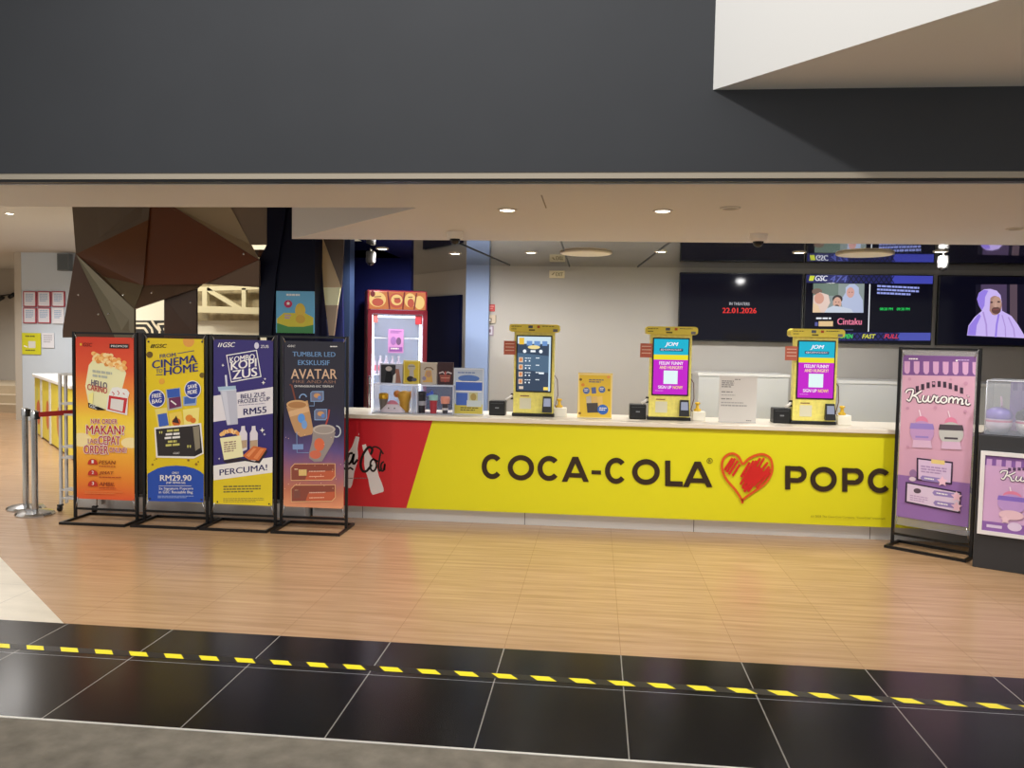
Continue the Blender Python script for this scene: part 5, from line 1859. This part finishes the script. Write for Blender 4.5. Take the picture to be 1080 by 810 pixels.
# far yellow booth counter
y0v, y1v = Vector((-9.1, 12.4, 0)), Vector((-6.7, 9.83, 0))
yd = (y1v - y0v).normalized()
bang = math.atan2(yd.y, yd.x)
bt = thing('booth_counter', 'low yellow and white booth counter in the lobby behind the queue posts', 'counter', y0v, bang)
BLn = (y1v - y0v).length
YB = mat((214, 196, 66), 0.5)
b = MB()
b.box(0, BLn, 0.0, 0.7, 0.02, 0.93, YB, 0.02)
b.build('body', bt)
b = MB()
b.box(-0.03, BLn + 0.03, -0.03, 0.73, 0.93, 0.98, WHITE, 0.01)
b.build('worktop', bt)
for k in range(3):
    b = MB()
    b.box(0.72 + 0.9 * k, 0.86 + 0.9 * k, -0.012, 0.0, 0.02, 0.93, mat((206, 206, 200), 0.5))
    b.build('pilaster', bt)
a = Art([(0, 0), (100, 0), (100, 100), (0, 100)], (0, -0.0005, 0.93), (BLn, 0, 0), (0, 0, -0.91))
for x, y, rx, ry, c in ((12, 60, 6, 22, (190, 96, 60)), (8, 30, 4, 14, (196, 190, 90)), (40, 56, 5, 24, (196, 110, 60)), (46, 30, 3, 12, (226, 220, 150)), (70, 58, 6, 24, (190, 120, 60))):
    a.oval(x, y, rx, ry, ink(*c))
a.part('printed_picture', bt)

# ------------------------------------------------------------------ ceiling fittings
def dome_camera(px, py, Z, label):
    p_ = onz(px, py, Z)
    t = thing('dome_camera', label, 'camera', (p_.x, p_.y, Z), 0, 'dome cameras on the low ceiling')
    b = MB()
    b.lathe([(0.066, -0.001), (0.066, -0.04), (0.05, -0.055)], mat((236, 230, 220), 0.4), seg=22)
    b.build('housing', t)
    b = MB()
    b.lathe([(0.04, -0.055), (0.037, -0.075), (0.022, -0.092), (0.003, -0.097)], mat((28, 26, 28), 0.08), seg=20)
    b.build('dome', t)
    return t
dome_camera(480, 244.5, 2.48, 'white dome camera with dark lens under the low ceiling, above the clear shelf')
dome_camera(800, 247, 2.48, 'white dome camera with dark lens under the low ceiling, above the date screen')
def can_camera(px, py, label, bk=True):
    p_ = at(px, py, 7.7)
    t = thing('ceiling_speaker', label, 'camera', (p_.x, 7.7, 2.52), 0, 'cylinder cameras over the counter')
    b = MB()
    b.lathe([(0.012, -0.001), (0.012, -0.03)], STEEL, seg=10)
    b.build('stem', t)
    b = MB()
    b.lathe([(0.04, -0.03), (0.046, -0.04), (0.046, -0.13), (0.04, -0.14)], mat((104, 103, 102), 0.4), seg=20)
    b.build('housing', t)
    b = MB()
    b.lathe([(0.036, -0.14), (0.03, -0.158), (0.004, -0.168)], mat((40, 38, 40), 0.1), seg=16)
    b.build('lens', t)
can_camera(391, 265, 'pale cylinder camera hanging over the counter by the drinks fridge')
can_camera(995, 270, 'pale cylinder camera hanging over the counter in front of the headscarf screen')
LAMP = mat((255, 244, 224), 0.5, emis=14.0)
def downlight(loc, label, power, col=(1, .86, .68), ang=150, lit=True, tilt=0.0, grp='round ceiling downlights'):
    x, y, z = loc
    t = thing('downlight', label, 'light', loc, 0, grp)
    b = MB()
    b.lathe([(0.062, -0.0005), (0.062, -0.006), (0.048, -0.009), (0.046, -0.002)], mat((214, 206, 192), 0.4), seg=24)
    b.build('trim_ring', t)
    b = MB()
    b.lathe([(0.046, -0.0035), (0.044, -0.005), (0.002, -0.0052)], LAMP if lit else mat((150, 140, 124), 0.5), seg=22)
    b.build('lens', t)
    if power:
        l = bpy.data.lights.new('downlight_beam', 'SPOT')
        l.energy = power
        l.color = col
        l.spot_size = math.radians(ang)
        l.spot_blend = 0.7
        l.shadow_soft_size = 0.05
        o = bpy.data.objects.new('downlight_beam', l)
        COL.objects.link(o)
        o.location = (x, y, z - 0.02)
        o.rotation_euler = (tilt, 0, 0)
WARM = (1.0, .975, .95)
p_ = onz(699, 222, 2.48)
downlight((p_.x, p_.y, 2.48), 'lit downlight in the low ceiling above the middle kiosk', 88, WARM)
p_ = onz(535, 221, 2.48)
downlight((p_.x, p_.y, 2.48), 'lit downlight in the low ceiling left of the one above the middle kiosk', 88, WARM)
p_ = onz(1071, 241, 2.48)
downlight((p_.x, p_.y, 2.48), 'unlit downlight in the low ceiling above the black plinth', 0, lit=False)
p_ = onz(770, 219, 2.48)
downlight((p_.x, p_.y, 2.48), 'unlit downlight in the low ceiling right of the lit one above the middle kiosk', 0, lit=False)
p_ = onz(10, 225, 3.13)
downlight((p_.x, p_.y, 3.13), 'lit downlight in the high lobby ceiling at the left', 150, WARM)
for px, py, lb in ((403, 262, 'over the drinks fridge'), (480, 267, 'behind the dome camera above the clear shelf'), (560, 266, 'above the kiosk with the dark menu'), (697, 265, 'above the middle kiosk near the mirrored ceiling edge'), (843, 266, 'above the kiosk nearest the lilac stand'), (992, 265, 'above the headscarf screen')):
    p_ = onz(px, py, 2.52)
    downlight((p_.x, p_.y, 2.5195), 'bright downlight in the mirrored ceiling ' + lb, 70, (1, .98, .96), 150, tilt=math.radians(20))
for px, py, lb in ((618, 266, 'left of the wall screens'), (912, 267, 'in front of the listing screen')):
    p_ = onz(px, py, 2.52)
    t = thing('ceiling_diffuser', 'large round cream ceiling diffuser in the mirrored ceiling ' + lb, 'diffuser', (p_.x, p_.y, 2.5195), 0, 'round ceiling diffusers')
    b = MB()
    b.lathe([(0.25, -0.001), (0.25, -0.012), (0.235, -0.018)], mat((206, 194, 170), 0.5), seg=36)
    b.build('rim', t)
    b = MB()
    b.lathe([(0.233, -0.0185), (0.12, -0.024), (0.003, -0.025)], mat((224, 212, 188), 0.6, emis=0.15), seg=36)
    b.build('disc', t)

# hazard tape across the dark tiles
tp = thing('hazard_tape', 'black and yellow hazard tape stuck across the dark floor tiles', 'tape', (0, 3.91, 0.0))
b = MB()
b.box(-5.5, 4.5, -0.031, 0.031, 0.0002, 0.001, mat((18, 18, 18), 0.4))
b.build('ribbon', tp)
b = MB()
xa, xb = onz(31.2, 678.8).x, onz(1028, 740.8).x
per = (xb - xa) / 25.0
YT = mat((240, 222, 30), 0.45)
for k in range(-14, 42):
    x = xa + per * k
    if -5.3 < x < 4.3:
        b.prism([(x, 0.026, 0.0012), (x + per * 0.5, 0.026, 0.0012), (x + per * 0.72, -0.026, 0.0012), (x + per * 0.22, -0.026, 0.0012)], (0, 0, 0.0004), YT)
st_ = b.build('yellow_stripes', tp)

# ------------------------------------------------------------------ light
w = bpy.data.worlds.new('world')
SC.world = w
w.use_nodes = True
w.node_tree.nodes['Background'].inputs[0].default_value = (1.0, 0.99, 0.98, 1)
w.node_tree.nodes['Background'].inputs[1].default_value = 0.6

def lamp(kind, name, loc, target, power, col, size=0.3, ang=90, blend=0.5):
    l = bpy.data.lights.new(name, kind)
    l.energy = power
    l.color = col
    if kind == 'SPOT':
        l.spot_size = math.radians(ang)
        l.spot_blend = blend
    l.shadow_soft_size = size
    o = bpy.data.objects.new(name, l)
    COL.objects.link(o)
    o.location = loc
    o.rotation_euler = (Vector(target) - Vector(loc)).to_track_quat('-Z', 'Y').to_euler()
    return o

# mall lamp, high on the left before the bulkhead
lamp('SPOT', 'mall_spot', (-0.91, 1.32, 5.2), (0.2, 4.27, 3.1), 330, (1, .98, .95), 0.12, 120, 0.6)
# added lamps without fixtures, brightening stands, counter and queue hall
for x in (-4.4, -3.2, -2.0, 1.6, 3.0):
    lamp('SPOT', 'hall_fill_lamp', (x, 5.7 if x > -1.5 else 4.75, 2.46), (x, 6.0 if x > 0 else 5.6, 0), 108 if x > 0 else 62, WARM, 0.05, 150, 0.7)
for x, y in ((-8, 8), (-8.2, 6.0), (-11, 9), (-9.5, 12.2), (-13, 15.2), (-7, 8.6)):  # unseen lamps added to lift the lobby
    lamp('SPOT', 'lobby_fill_lamp', (x, y, 3.1), (x, y, 0), 340 if y > 12 else 215, WARM, 0.06, 150, 0.7)
for x in (-6.2, -4.8):  # unseen lamps added to light the hall behind the facets
    lamp('SPOT', 'truss_fill_lamp', (x, 9.6, 3.0), (x + .2, 11.2, 2.0), 70, (1, .95, .82), 0.1, 140, 0.6)

SC.view_settings.view_transform = 'Standard'
SC.view_settings.look = 'None'
SC.view_settings.exposure = 0.0
SC.view_settings.gamma = 1
SC.view_settings.use_curve_mapping = False
